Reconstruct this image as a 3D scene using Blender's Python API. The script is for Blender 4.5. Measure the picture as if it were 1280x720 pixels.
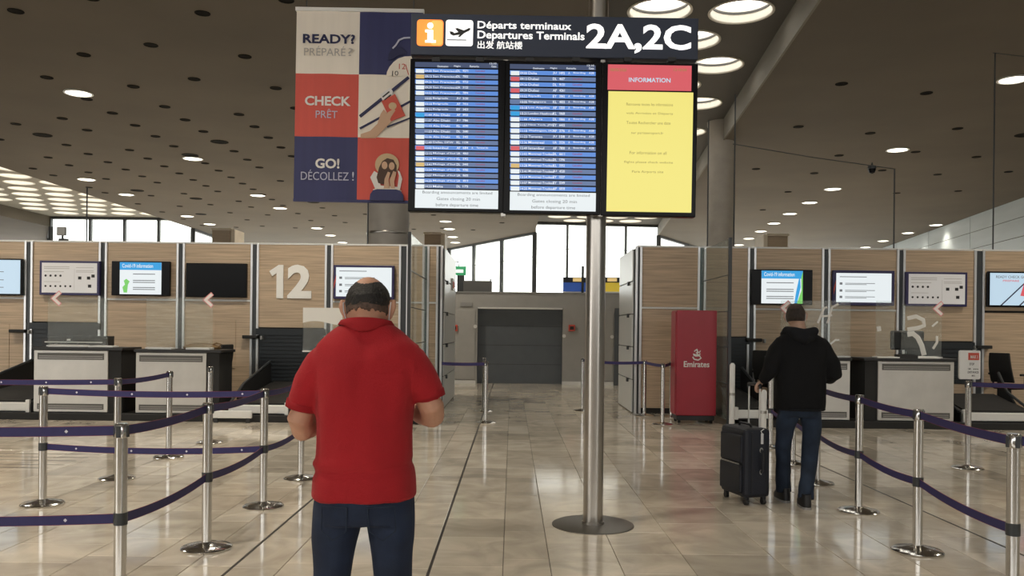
import bpy, bmesh, math, random
from mathutils import Vector, Matrix, noise
random.seed(7)
R = math.radians
for o in list(bpy.data.objects): bpy.data.objects.remove(o)
scene = bpy.context.scene
COL = scene.collection

# ------------------------------------------------------------------ camera
F = 1040.0; HC = 1.5; TH = R(0.65); CX, CY = 640.0, 412.0
cam = bpy.data.objects.new('camera', bpy.data.cameras.new('camera'))
COL.objects.link(cam); scene.camera = cam
cam.location = (0, 0, HC)
cam.rotation_euler = (R(90), -TH, 0)
cam.data.sensor_width = 36; cam.data.lens = F / 1280 * 36
cam.data.shift_y = (CY - 360) / 1280
cam.data.clip_end = 300

# ------------------------------------------------------------------ world / exposure
W = bpy.data.worlds.new('overcast'); scene.world = W; W.use_nodes = True
bgn = W.node_tree.nodes['Background']
bgn.inputs[0].default_value = (1.0, 0.985, 0.95, 1); bgn.inputs[1].default_value = 3.6
scene.view_settings.view_transform = 'Standard'
scene.view_settings.look = 'None'
scene.view_settings.exposure = 0.0
scene.view_settings.gamma = 1.0
scene.view_settings.use_curve_mapping = False
DOWNLIGHT_W = 1350.0

# ------------------------------------------------------------------ pixel -> place
def unroll(u, v):
    a, b = u - CX, v - CY
    return a*math.cos(TH) + b*math.sin(TH), -a*math.sin(TH) + b*math.cos(TH)
def P(u, v, Y):
    x, y = unroll(u, v); return Vector((x*Y/F, Y, HC - y*Y/F))
def G(u, v, z=0.0):
    x, y = unroll(u, v); Y = (HC - z)*F/y; return Vector((x*Y/F, Y, z))

# ------------------------------------------------------------------ materials
MATS = {}
def mat(name, col, rough=.5, metal=0., var=0., vscale=4., bump=0., bscale=40., stretch=(1,1,1), emit=0., spec=.5, coat=0., sheen=0.):
    m = bpy.data.materials.new(name); m.use_nodes = True; nt = m.node_tree
    b = nt.nodes['Principled BSDF']; c4 = (*col, 1)
    b.inputs['Base Color'].default_value = c4
    b.inputs['Roughness'].default_value = rough; b.inputs['Metallic'].default_value = metal
    b.inputs['Specular IOR Level'].default_value = spec
    if coat: b.inputs['Coat Weight'].default_value = coat; b.inputs['Coat Roughness'].default_value = .08
    if sheen: b.inputs['Sheen Weight'].default_value = sheen
    if emit:
        b.inputs['Emission Color'].default_value = c4; b.inputs['Emission Strength'].default_value = emit
        if name.startswith('scr_'): b.inputs['Base Color'].default_value = (*[c*.04 for c in col], 1)
    tc = nt.nodes.new('ShaderNodeTexCoord'); mp = nt.nodes.new('ShaderNodeMapping')
    mp.inputs['Scale'].default_value = stretch
    nt.links.new(tc.outputs['Object'], mp.inputs[0])
    if var:
        n = nt.nodes.new('ShaderNodeTexNoise'); n.inputs['Scale'].default_value = vscale; n.inputs['Detail'].default_value = 6
        nt.links.new(mp.outputs[0], n.inputs['Vector'])
        r = nt.nodes.new('ShaderNodeValToRGB')
        r.color_ramp.elements[0].position = .3; r.color_ramp.elements[1].position = .7
        r.color_ramp.elements[0].color = (*[max(0, c*(1-var)) for c in col], 1)
        r.color_ramp.elements[1].color = (*[min(1, c*(1+var)) for c in col], 1)
        nt.links.new(n.outputs['Fac'], r.inputs[0]); nt.links.new(r.outputs[0], b.inputs['Base Color'])
    if bump:
        n2 = nt.nodes.new('ShaderNodeTexNoise'); n2.inputs['Scale'].default_value = bscale; n2.inputs['Detail'].default_value = 4
        nt.links.new(mp.outputs[0], n2.inputs['Vector'])
        bp = nt.nodes.new('ShaderNodeBump'); bp.inputs['Strength'].default_value = bump; bp.inputs['Distance'].default_value = .01
        nt.links.new(n2.outputs['Fac'], bp.inputs['Height']); nt.links.new(bp.outputs[0], b.inputs['Normal'])
    MATS[name] = m; return m
def glass(name, col, alpha, rough=.02):
    m = bpy.data.materials.new(name); m.use_nodes = True; nt = m.node_tree; nt.nodes.clear()
    out = nt.nodes.new('ShaderNodeOutputMaterial'); mx = nt.nodes.new('ShaderNodeMixShader')
    t = nt.nodes.new('ShaderNodeBsdfTransparent'); p = nt.nodes.new('ShaderNodeBsdfPrincipled')
    t.inputs[0].default_value = (.97, .99, .98, 1)
    p.inputs['Base Color'].default_value = (*col, 1); p.inputs['Roughness'].default_value = rough
    mx.inputs[0].default_value = alpha
    nt.links.new(t.outputs[0], mx.inputs[1]); nt.links.new(p.outputs[0], mx.inputs[2]); nt.links.new(mx.outputs[0], out.inputs[0])
    MATS[name] = m; return m

def stone_mat():
    m = bpy.data.materials.new('polished_stone'); m.use_nodes = True; nt = m.node_tree
    b = nt.nodes['Principled BSDF']
    tc = nt.nodes.new('ShaderNodeTexCoord'); oi = nt.nodes.new('ShaderNodeObjectInfo'); ge = nt.nodes.new('ShaderNodeNewGeometry')
    ad = nt.nodes.new('ShaderNodeMath'); ad.operation = 'ADD'
    nt.links.new(oi.outputs['Random'], ad.inputs[0]); nt.links.new(ge.outputs['Random Per Island'], ad.inputs[1])
    fr = nt.nodes.new('ShaderNodeMath'); fr.operation = 'FRACT'; nt.links.new(ad.outputs[0], fr.inputs[0])
    rp = nt.nodes.new('ShaderNodeValToRGB'); e = rp.color_ramp.elements
    e[0].color = (.50, .455, .385, 1); e[1].color = (.74, .69, .60, 1)
    x = rp.color_ramp.elements.new(.35); x.color = (.65, .595, .505, 1)
    y = rp.color_ramp.elements.new(.75); y.color = (.70, .64, .54, 1)
    nt.links.new(fr.outputs[0], rp.inputs[0])
    n = nt.nodes.new('ShaderNodeTexNoise'); n.inputs['Scale'].default_value = 2.3; n.inputs['Detail'].default_value = 8; n.inputs['Distortion'].default_value = 1.2
    nt.links.new(ge.outputs['Position'], n.inputs['Vector'])
    r2 = nt.nodes.new('ShaderNodeValToRGB'); f = r2.color_ramp.elements
    f[0].position = .3; f[0].color = (.74, .72, .70, 1); f[1].position = .66; f[1].color = (1.08, 1.06, 1.03, 1)
    nt.links.new(n.outputs['Fac'], r2.inputs[0])
    mx = nt.nodes.new('ShaderNodeMix'); mx.data_type = 'RGBA'; mx.blend_type = 'MULTIPLY'; mx.inputs['Factor'].default_value = 1
    nt.links.new(rp.outputs[0], mx.inputs['A']); nt.links.new(r2.outputs[0], mx.inputs['B'])
    nt.links.new(mx.outputs['Result'], b.inputs['Base Color'])
    n3 = nt.nodes.new('ShaderNodeTexNoise'); n3.inputs['Scale'].default_value = 1.1; n3.inputs['Detail'].default_value = 5
    nt.links.new(ge.outputs['Position'], n3.inputs['Vector'])
    mr = nt.nodes.new('ShaderNodeMapRange'); mr.inputs['To Min'].default_value = .085; mr.inputs['To Max'].default_value = .12
    nt.links.new(n3.outputs['Fac'], mr.inputs['Value']); nt.links.new(mr.outputs[0], b.inputs['Roughness'])
    b.inputs['Specular IOR Level'].default_value = .8
    MATS['stone'] = m

stone_mat()
mat('joint', (.10, .085, .065), .8)
mat('joint_dark', (.045, .04, .035), .7)
mat('concrete', (.115, .095, .072), .85, var=.10, vscale=.35, bump=.15, bscale=6)
mat('strip_pale', (.34, .32, .28), .85, var=.08, vscale=.5)
mat('concrete_strip', (.105, .098, .088), .85, var=.08, vscale=.5)
mat('column_grey', (.36, .335, .30), .6, var=.06)
mat('fascia', (.20, .185, .16), .8)
mat('port_dark', (.010, .009, .008), .9, spec=.1)
mat('lamp_glow', (1.0, .94, .80), .5, emit=6)
mat('sky_glow', (1.0, .97, .90), .5, emit=3.2)
mat('shaft_white', (.72, .69, .62), .6)
mat('rim', (.05, .048, .045), .5)
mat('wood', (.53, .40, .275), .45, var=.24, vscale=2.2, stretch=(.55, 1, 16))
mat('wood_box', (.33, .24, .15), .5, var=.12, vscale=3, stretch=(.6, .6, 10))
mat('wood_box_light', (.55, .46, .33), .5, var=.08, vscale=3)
mat('alu', (.72, .73, .74), .32, metal=.6)
mat('alu_pale', (.78, .78, .76), .4)
mat('profile_dark', (.045, .05, .055), .4)
mat('profile_teal', (.10, .15, .15), .3)
mat('steel_brushed', (.52, .49, .45), .28, metal=1, var=.08, vscale=3, stretch=(40, 40, .4))
mat('steel_post', (.68, .67, .65), .17, metal=1)
mat('steel_panel', (.56, .54, .50), .38, metal=.55, var=.07, vscale=3)
mat('steel_base', (.42, .40, .37), .3, metal=1)
mat('disc_dark', (.17, .16, .145), .4, metal=.6)
mat('grille_dark', (.13, .125, .115), .5, metal=.3)
mat('black', (.012, .012, .013), .45)
mat('black_matte', (.018, .018, .018), .75)
mat('black_gloss', (.005, .005, .006), .25, spec=.12)
mat('rubber', (.022, .021, .02), .7, var=.2, vscale=9)
mat('shutter', (.022, .027, .032), .45, metal=.2)
mat('belt_navy', (.030, .026, .125), .6, var=.06, vscale=30)
mat('belt_edge', (.22, .035, .07), .6)
mat('white_mark', (.75, .75, .85), .6)
mat('navy_sign', (.024, .033, .062), .5)
mat('navy_banner', (.028, .032, .12), .55, var=.1, vscale=2, stretch=(6, 1, .4))
mat('red_banner', (.64, .085, .06), .55, var=.05, vscale=2, stretch=(6, 1, .4))
mat('cream_banner', (.86, .79, .69), .55, var=.03, vscale=2, stretch=(6, 1, .4))
mat('ink_navy', (.02, .022, .08), .6)
mat('ink_grey', (.48, .45, .42), .6)
mat('ink_white', (.80, .77, .74), .6)
mat('ink_paleblue', (.5, .52, .66), .6)
mat('ink_black', (.02, .02, .02), .6)
mat('ink_skin', (.62, .40, .27), .6)
mat('ink_hair', (.07, .035, .022), .6)
mat('ink_straw', (.62, .45, .27), .6)
mat('ink_red', (.60, .09, .06), .6)
mat('white_sign', (1, 1, 1), .5, emit=.75)
mat('orange_lit', (1.0, .28, .045), .5, emit=.8)
mat('orange_soft', (1.0, .42, .10), .5, emit=.8)
mat('white_flat', (.80, .80, .78), .5)
mat('number_white', (.97, .96, .92), .45)
mat('scr_blue', (.09, .225, .60), .3, emit=1.12)
mat('scr_slate', (.10, .155, .30), .3, emit=1.1)
mat('scr_header', (.07, .10, .20), .3, emit=.7)
mat('scr_white', (.86, .92, .94), .3, emit=.90)
mat('scr_pale', (.60, .78, .92), .3, emit=.85)
mat('scr_lblue', (.02, .38, .82), .3, emit=.85)
mat('scr_yellow', (.86, .76, .20), .3, emit=1.0)
mat('scr_red', (.66, .10, .12), .3, emit=1.0)
mat('scr_redtext', (.50, .08, .16), .3, emit=.6)
mat('scr_text', (.85, .90, 1), .3, emit=.9)
mat('scr_grey', (.16, .17, .18), .3, emit=.8)
mat('scr_amber', (.80, .55, .20), .3, emit=.8)
mat('scr_green', (.22, .72, .15), .3, emit=.8)
mat('scr_ochretext', (.36, .29, .07), .3, emit=.8)
mat('poster_white', (.72, .71, .71), .4, emit=.18)
mat('purple_frame', (.028, .022, .10), .4)
mat('red_kiosk', (.36, .020, .038), .35, var=.04)
mat('door_grey', (.115, .13, .145), .45, metal=.2, var=.04)
mat('wall_grey', (.38, .375, .36), .55, var=.04)
mat('wall_grey_light', (.30, .30, .295), .5)
mat('panel_bluegrey', (.36, .40, .42), .4, var=.05, vscale=1.5, stretch=(.3, .3, 3))
mat('panel_white', (.62, .63, .62), .3)
mat('polo', (.41, .009, .016), .9, bump=.35, bscale=260, sheen=.05, var=.05, vscale=9)
mat('polo_trim', (.36, .008, .014), .9, bump=.3, bscale=260)
mat('denim', (.012, .022, .052), .85, var=.35, vscale=7, bump=.25, bscale=320)
mat('denim_walk', (.015, .027, .052), .85, var=.35, vscale=8, bump=.25, bscale=320)
mat('jacket', (.0075, .0078, .009), .85, bump=.2, bscale=240, spec=.25)
mat('jacket_hood', (.012, .013, .016), .85, bump=.2, bscale=240, spec=.25)
mat('skin', (.56, .30, .20), .55, var=.12, vscale=14)
mat('skin_pale', (.58, .36, .26), .55, var=.08, vscale=14)
mat('hair_dark', (.012, .010, .009), .55, var=.5, vscale=40, bump=.8, bscale=160, stretch=(1, 1, .4))
mat('hair_brown', (.030, .020, .015), .6, var=.4, vscale=40, bump=.7, bscale=160, stretch=(1, 1, .4))
mat('hair_stubble', (.10, .062, .046), .7, var=.45, vscale=60)
mat('hair_thin', (.075, .045, .033), .65, var=.4, vscale=60)
mat('eye_white', (.8, .8, .78), .3); mat('iris', (.05, .03, .02), .2)
mat('mask_white', (.75, .8, .85), .8)
mat('shoe_black', (.012, .012, .013), .5); mat('sole', (.05, .048, .045), .7); mat('sole_pale', (.35, .34, .33), .6)
mat('suitcase', (.008, .011, .022), .45, bump=.4, bscale=150)
mat('suitcase_trim', (.012, .014, .02), .35)
mat('zip', (.45, .45, .44), .35, metal=.6)
mat('tag_white', (.75, .76, .78), .5)
mat('pink', (.82, .36, .36), .5); mat('pink_pale', (.95, .88, .86), .5)
mat('decal_white', (.82, .81, .77), .5)
mat('brown_bag', (.20, .12, .05), .6)
mat('board_blue', (.03, .10, .42), .4, emit=.3); mat('board_yellow', (.80, .58, .05), .4, emit=.3)
mat('exit_green', (.06, .42, .18), .4, emit=.5)
mat('grey_box', (.13, .13, .125), .5)
glass('pane', (.85, .9, .9), .10)
glass('shield', (.75, .77, .76), .09)
glass('wing_glass', (.35, .38, .34), .30)

# ------------------------------------------------------------------ mesh helpers
class MB:
    def __init__(s): s.v = []; s.f = []
    def add(s, vs, fs):
        k = len(s.v); s.v += [Vector(p) for p in vs]; s.f += [tuple(i+k for i in f) for f in fs]; return s
    def box(s, x0, x1, y0, y1, z0, z1):
        return s.add([(x0,y0,z0),(x1,y0,z0),(x1,y1,z0),(x0,y1,z0),(x0,y0,z1),(x1,y0,z1),(x1,y1,z1),(x0,y1,z1)],
                     [(0,3,2,1),(4,5,6,7),(0,1,5,4),(1,2,6,5),(2,3,7,6),(3,0,4,7)])
    def lathe(s, prof, c=(0,0,0), n=24):
        c = Vector(c); vs = []; fs = []; m = len(prof)
        for i in range(n):
            a = 2*math.pi*i/n
            for r, z in prof: vs.append(c + Vector((r*math.cos(a), r*math.sin(a), z)))
        for i in range(n):
            j = (i+1) % n
            for k in range(m-1): fs.append((i*m+k, j*m+k, j*m+k+1, i*m+k+1))
        closed = prof[0] == prof[-1]
        if prof[0][0] > 1e-6 and not closed: fs.append(tuple(i*m for i in range(n))[::-1])
        if prof[-1][0] > 1e-6 and not closed: fs.append(tuple(i*m+m-1 for i in range(n)))
        return s.add(vs, fs)
    def tube(s, pts, rad, n=10, flat=1.0, up=(0,0,1), caps=True):
        pts = [Vector(p) for p in pts]; m = len(pts)
        if not hasattr(rad, '__len__'): rad = [rad]*m
        vs = []; fs = []; prev = None
        for i, p in enumerate(pts):
            t = (pts[min(i+1, m-1)] - pts[max(i-1, 0)]).normalized()
            if prev is None:
                a = Vector(up); a = a - t*a.dot(t)
                if a.length < 1e-3: a = Vector((1,0,0)) - t*t.x
            else: a = prev - t*prev.dot(t)
            a.normalize(); prev = a; b = t.cross(a)
            for k in range(n):
                an = 2*math.pi*k/n
                vs.append(p + a*math.cos(an)*rad[i] + b*math.sin(an)*rad[i]*flat)
        for i in range(m-1):
            for k in range(n):
                l = (k+1) % n; fs.append((i*n+k, i*n+l, (i+1)*n+l, (i+1)*n+k))
        if caps: fs.append(tuple(range(n))[::-1]); fs.append(tuple((m-1)*n+k for k in range(n)))
        return s.add(vs, fs)
    def loft(s, rings, n=28, pw=2.0):
        vs = []; fs = []; m = len(rings)
        for (cx, cy, z, rx, ry) in rings:
            for k in range(n):
                a = 2*math.pi*k/n; c, q = math.cos(a), math.sin(a)
                vs.append((cx + rx*math.copysign(abs(c)**(2/pw), c), cy + ry*math.copysign(abs(q)**(2/pw), q), z))
        for i in range(m-1):
            for k in range(n):
                l = (k+1) % n; fs.append((i*n+k, i*n+l, (i+1)*n+l, (i+1)*n+k))
        fs.append(tuple(range(n))[::-1]); fs.append(tuple((m-1)*n+k for k in range(n)))
        return s.add(vs, fs)
    def plate(s, out, y0, y1):
        """outline of (x,z) points, counter-clockwise seen from -Y, thickness y0..y1"""
        n = len(out); vs = [(x, y0, z) for x, z in out] + [(x, y1, z) for x, z in out]
        fs = [tuple(range(n)), tuple(range(n, 2*n))[::-1]]
        for i in range(n): j = (i+1) % n; fs.append((i, i+n, j+n, j))
        return s.add(vs, fs)
    def slab(s, out, z0, z1):
        n = len(out); vs = [(x, y, z0) for x, y in out] + [(x, y, z1) for x, y in out]
        fs = [tuple(range(n))[::-1], tuple(range(n, 2*n))]
        for i in range(n): j = (i+1) % n; fs.append((i, j, j+n, i+n))
        return s.add(vs, fs)
    def mesh(s, name, m):
        me = bpy.data.meshes.new(name); me.from_pydata([tuple(p) for p in s.v], [], s.f)
        bm = bmesh.new(); bm.from_mesh(me); bmesh.ops.recalc_face_normals(bm, faces=bm.faces); bm.to_mesh(me); bm.free()
        me.materials.append(MATS[m]); return me
    def build(s, name, m, parent=None, smooth=False, bevel=0., loc=None):
        o = bpy.data.objects.new(name, s.mesh(name, m)); COL.objects.link(o); o.parent = parent
        if loc is not None: o.location = loc
        if smooth: shade(o)
        if bevel:
            b = o.modifiers.new('bevel', 'BEVEL'); b.width = bevel; b.segments = 2; b.limit_method = 'ANGLE'
        return o
def shade(o, ang=40):
    me = getattr(o, 'data', o); me.polygons.foreach_set('use_smooth', [True]*len(me.polygons))
    try:
        bm = bmesh.new(); bm.from_mesh(me)
        for e in bm.edges:
            if len(e.link_faces) == 2 and e.calc_face_angle(0) > R(ang): e.smooth = False
        bm.to_mesh(me); bm.free()
    except Exception: pass
def empty(name, loc=(0,0,0), rz=0., parent=None):
    o = bpy.data.objects.new(name, None); COL.objects.link(o); o.location = loc; o.rotation_euler = (0,0,rz); o.empty_display_size = .1
    o.parent = parent; return o
def tag(o, label=None, cat=None, group=None, kind=None):
    if label: o['label'] = label
    if cat: o['category'] = cat
    if group: o['group'] = group
    if kind: o['kind'] = kind
    return o
def structure(o): o['kind'] = 'structure'; return o
def copy_tree(o, parent=None):
    c = o.copy(); COL.objects.link(c); c.parent = parent
    for ch in list(o.children): copy_tree(ch, c)
    return c
def box(name, m, parent, x0, x1, y0, y1, z0, z1, bevel=0.):
    return MB().box(x0,x1,y0,y1,z0,z1).build(name, m, parent, bevel=bevel)
def inst(name, me, parent, loc):
    o = bpy.data.objects.new(name, me); COL.objects.link(o); o.parent = parent; o.location = loc; return o
def text_mesh(s, bold=0.):
    cu = bpy.data.curves.new('t', 'FONT'); cu.body = s; cu.size = 1; cu.offset = bold; cu.resolution_u = 3; cu.extrude = 0
    ob = bpy.data.objects.new('t', cu); COL.objects.link(ob)
    dg = bpy.context.evaluated_depsgraph_get(); me = bpy.data.meshes.new_from_object(ob.evaluated_get(dg))
    bpy.data.objects.remove(ob); bpy.data.curves.remove(cu); return me
def text_into(mb, s, x0, x1, z0, z1, y, bold=0., keep=False):
    """letters fitted in the rectangle x0..x1, z0..z1 of a plane facing -Y (keep: natural width, left aligned)"""
    me = text_mesh(s, bold)
    if not len(me.vertices): bpy.data.meshes.remove(me); return
    xs = [v.co.x for v in me.vertices]; ys = [v.co.y for v in me.vertices]
    a, b, c, d = min(xs), max(xs), min(ys), max(ys)
    sz = (z1-z0)/max(1e-6, d-c); sx = sz if keep else (x1-x0)/max(1e-6, b-a)
    mb.add([(x0+(v.co.x-a)*sx, y, z0+(v.co.y-c)*sz) for v in me.vertices], [tuple(p.vertices) for p in me.polygons])
    bpy.data.meshes.remove(me)
def text(name, s, m, parent, x0, x1, z0, z1, y, bold=0.):
    mb = MB(); text_into(mb, s, x0, x1, z0, z1, y, bold); return mb.build(name, m, parent)
def rrect(x0, x1, z0, z1, r, n=5):
    out = []
    for cx, cz, a0 in ((x1-r, z0+r, -90), (x1-r, z1-r, 0), (x0+r, z1-r, 90), (x0+r, z0+r, 180)):
        for k in range(n+1):
            a = R(a0 + 90*k/n); out.append((cx + r*math.cos(a), cz + r*math.sin(a)))
    return out

# ================================================================== SETTING: floor
floor = structure(MB().box(-40, 26, -14, 62, -.20, -.012).build('floor', 'joint'))
def bevel_tile(mb, x0, x1, y0, y1):
    g = .002; b = .003; x0 += g; x1 -= g; y0 += g; y1 -= g
    mb.add([(x0,y0,-.012),(x1,y0,-.012),(x1,y1,-.012),(x0,y1,-.012),
            (x0,y0,-b*.6),(x1,y0,-b*.6),(x1,y1,-b*.6),(x0,y1,-b*.6),
            (x0+b,y0+b,0),(x1-b,y0+b,0),(x1-b,y1-b,0),(x0+b,y1-b,0)],
           [(0,1,5,4),(1,2,6,5),(2,3,7,6),(3,0,4,7),(4,5,9,8),(5,6,10,9),(6,7,11,10),(7,4,8,11),(8,9,10,11)])
rt = random.Random(3); tiles = []
x = -14.0; JOINTS = [(-1.735, -1.72), (-.505, -.49), (3.50, 3.52)]
cols = []
while x < 12:
    w = rt.choice((.30, .30, .45, .45, .60))
    for j0, j1 in JOINTS:
        if x < j0 and x + w > j0 - .16: w = j0 - x
    cols.append((x, x+w)); x += w
    for j0, j1 in JOINTS:
        if abs(x-j0) < 1e-6: x = j1
for a, b in cols:
    y = -1.0 - rt.random()
    while y < 24:
        l = rt.choice((.3, .45, .6, .6, .75, .9)); tiles.append((a, b, y, y+l)); y += l
def tile_score(t):
    cx, cy = (t[0]+t[1])/2, (t[2]+t[3])/2
    if cy < 4.9 or abs(cx)/cy > .64: return -1
    return (t[1]-t[0])*(t[3]-t[2])/cy**3
tiles.sort(key=tile_score, reverse=True)
tile_cache = {}
for t in tiles[:300]:
    k = (round(t[1]-t[0], 3), round(t[3]-t[2], 3))
    if k not in tile_cache:
        mb = MB(); bevel_tile(mb, 0, k[0], 0, k[1]); tile_cache[k] = mb.mesh('stone_tile', 'stone')
    inst('stone_tile', tile_cache[k], floor, (t[0], t[2], 0))
mb = MB()
for t in tiles[300:]: bevel_tile(mb, *t)
for (ax, bx, ay, by, s) in ((-40, -14, -14, 62, 2.0), (12, 26, -14, 62, 2.0), (-14, 12, 24.9, 62, 1.5), (-14, 12, -14, -2.1, 1.5)):
    nx = max(1, round((bx-ax)/s)); ny = max(1, round((by-ay)/s))
    for i in range(nx):
        for j in range(ny): bevel_tile(mb, ax+(bx-ax)*i/nx, ax+(bx-ax)*(i+1)/nx, ay+(by-ay)*j/ny, ay+(by-ay)*(j+1)/ny)
tag(mb.build('stone_tiles_far', 'stone', floor), kind='stuff')
for j0, j1 in JOINTS: MB().box(j0, j1, -1, 23, -.012, -.001).build('expansion_joint', 'joint_dark', floor)

for v_, ue in ((568,124),(572,110),(576,95),(581,80),(585,60)):  # dark strips painted on the floor as the reflection of the shutter slats
    q_ = G(ue, v_); MB().box(-8.5, q_.x, q_.y-.012, q_.y+.012, -.005, .0008).build('shutter_reflection', 'joint_dark', floor)

# ================================================================== SETTING: ceilings
H, H2 = 7.2, 7.8
def ceiling(name, poly, z0, z1, m='concrete'):
    return structure(MB().slab(poly, z0, z1).build(name, m))
ceil_left = ceiling('ceiling_left', [(-18.5,-14),(1.82,-14),(1.26,48.6),(-4.5,59),(-19.2,59),(-18.7,48.6)], H, H2+.1)
ceil_right = ceiling('ceiling_right', [(2.47,-14),(16.4,-14),(21.0,34),(25.0,58),(13.5,58),(8.65,49.4)], H, H2+.1)
ceil_outer = ceiling('ceiling_outer', [(-40,-14),(-27,-14),(-27,48.6),(-33,59),(-40,59)], H, H2+.1)
# drooping fascia trim along the edge of the right vault
fz = MB(); fz.slab([(2.42,-14),(2.47,-14),(8.65,49.4),(8.60,49.4)], H-.02, H2+.1)
structure(fz.build('trim_1', 'fascia'))
# small round ports in the concrete
def ring_port(r):
    return MB().lathe([(r*1.12, 0), (r*1.12, -.012), (r, -.014), (r*.94, -.004), (0, -.003)], n=16).mesh('ceiling_port', 'port_dark')
ports = ring_port(.125); port_big = ring_port(.24)
rp_ = random.Random(5)
def add_ports(parent, x0, x1, dx, ylist, slope=0., lim=130):
    n = 0; xx = x0; k = 0
    while xx < x1:
        for yy in ylist:
            y = yy + (.65 if k % 2 else 0)
            if rp_.random() < .16 or n >= lim: continue
            inst('ceiling_port', port_big if rp_.random() < .05 else ports, parent, (xx + slope*y, y, H)); n += 1
        xx += dx; k += 1
add_ports(ceil_left, -17.6, 1.0, 1.7, [14.5, 16.9, 19.2] + [21 + 1.35*i for i in range(13)] + [39+2.7*i for i in range(4)], lim=250)
add_ports(ceil_right, 5.6, 16.5, 2.2, [14, 19, 23, 26, 29, 33, 38], .098, lim=40)

# skylit strips: slab pierced by round shafts
def sky_strip(name, cells, edges, shear, z, m_='concrete_strip'):
    """cells: (u,y,size_x,size_y) holes; edges: filler quads (u0,u1,y0,y1)"""
    mb = MB(); n = 32; r = .60
    def q(u, y, zz): return (u + shear*y, y, zz)
    for (u, y, sx, sy) in cells:
        base = len(mb.v); vs = []; fs = []
        for k in range(n):
            a = 2*math.pi*(k+.5)/n; c, s_ = math.cos(a), math.sin(a); m = max(abs(c)/(sx/2), abs(s_)/(sy/2))
            vs.append(q(u + c/m, y + s_/m, z)); vs.append((u + shear*y + r*c, y + r*s_, z)); vs.append((u + shear*y + r*c, y + r*s_, z+.12))
        for k in range(n):
            l = (k+1) % n; fs.append((3*k, 3*l, 3*l+1, 3*k+1)); fs.append((3*k+1, 3*l+1, 3*l+2, 3*k+2))
        # corners
        cs = [q(u + sa*sx/2, y + sb*sy/2, z) for sa, sb in ((1,1),(-1,1),(-1,-1),(1,-1))]
        nb = len(vs); vs += cs
        for ci, (sa, sb) in enumerate(((1,1),(-1,1),(-1,-1),(1,-1))):
            ang = math.atan2(sb*sy/2, sa*sx/2) % (2*math.pi); k0 = int((ang/(2*math.pi))*n - .5) % n
            fs.append((nb+ci, 3*k0, 3*((k0+1) % n)))
        mb.add(vs, fs)
    for (u0, u1, y0, y1) in edges: mb.add([q(u0,y0,z), q(u1,y0,z), q(u1,y1,z), q(u0,y1,z)], [(0,1,2,3)])
    return structure(mb.build(name, m_))
shaft_me = MB().lathe([(.60, -.02), (.64, -.02), (.64, .55), (.585, .55), (.585, .0), (.60, -.02)], n=32).mesh('skylight_shaft', 'shaft_white')
ring_me = MB().lathe([(.583, .16), (.583, .20), (.565, .20), (.565, .16), (.583, .16)], n=32).mesh('skylight_ring', 'rim')
lens_me = MB().lathe([(.58, .30), (.4, .34), (0, .36)], n=32).mesh('skylight_lens', 'sky_glow')
def skylights(parent, cells, shear, z):
    for (u, y, sx, sy) in cells:
        s = inst('skylight', shaft_me, parent, (u + shear*y, y, z))
        inst('skylight_lens', lens_me, s, (0,0,0)); inst('skylight_ring', ring_me, s, (0,0,0))
def strip(name, u0, ncol, y0, nrow, shear, ok, px=1.6, py=1.65):
    cells = []; edges = []; uR = u0+ncol*px+px/2
    for j in range(nrow):
        y = y0 + j*py; off = 0 if j % 2 == 0 else px/2
        for i in range(ncol):
            u = u0 + off + px*(i+.5)
            if ok(u + shear*y, y): cells.append((u, y, px, py))
            else: edges.append((u-px/2, u+px/2, y-py/2, y+py/2))
        if off: edges.append((u0, u0+off, y-py/2, y+py/2))
        else: edges.append((u0+ncol*px, uR, y-py/2, y+py/2))
    edges.append((u0, uR, -14, y0-py/2))
    edges.append((u0, uR, y0+(nrow-.5)*py, 50))
    c = sky_strip(name, cells, edges, shear, H2, 'strip_pale' if 'far_left' in name else 'concrete_strip'); skylights(c, cells, shear, H2)
strip('ceiling_centre', -7.57, 8, 16.35-1.65*8, 28, .098, lambda x, y: 2.35 < x < 3.77+.098*y-.65 or (y > 24 and 2.0 < x < 3.77+.098*y-.65))
strip('ceiling_far_left', -27.6, 5, 20.5, 17, 0., lambda x, y: -26.3 < x < -19.2)

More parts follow.
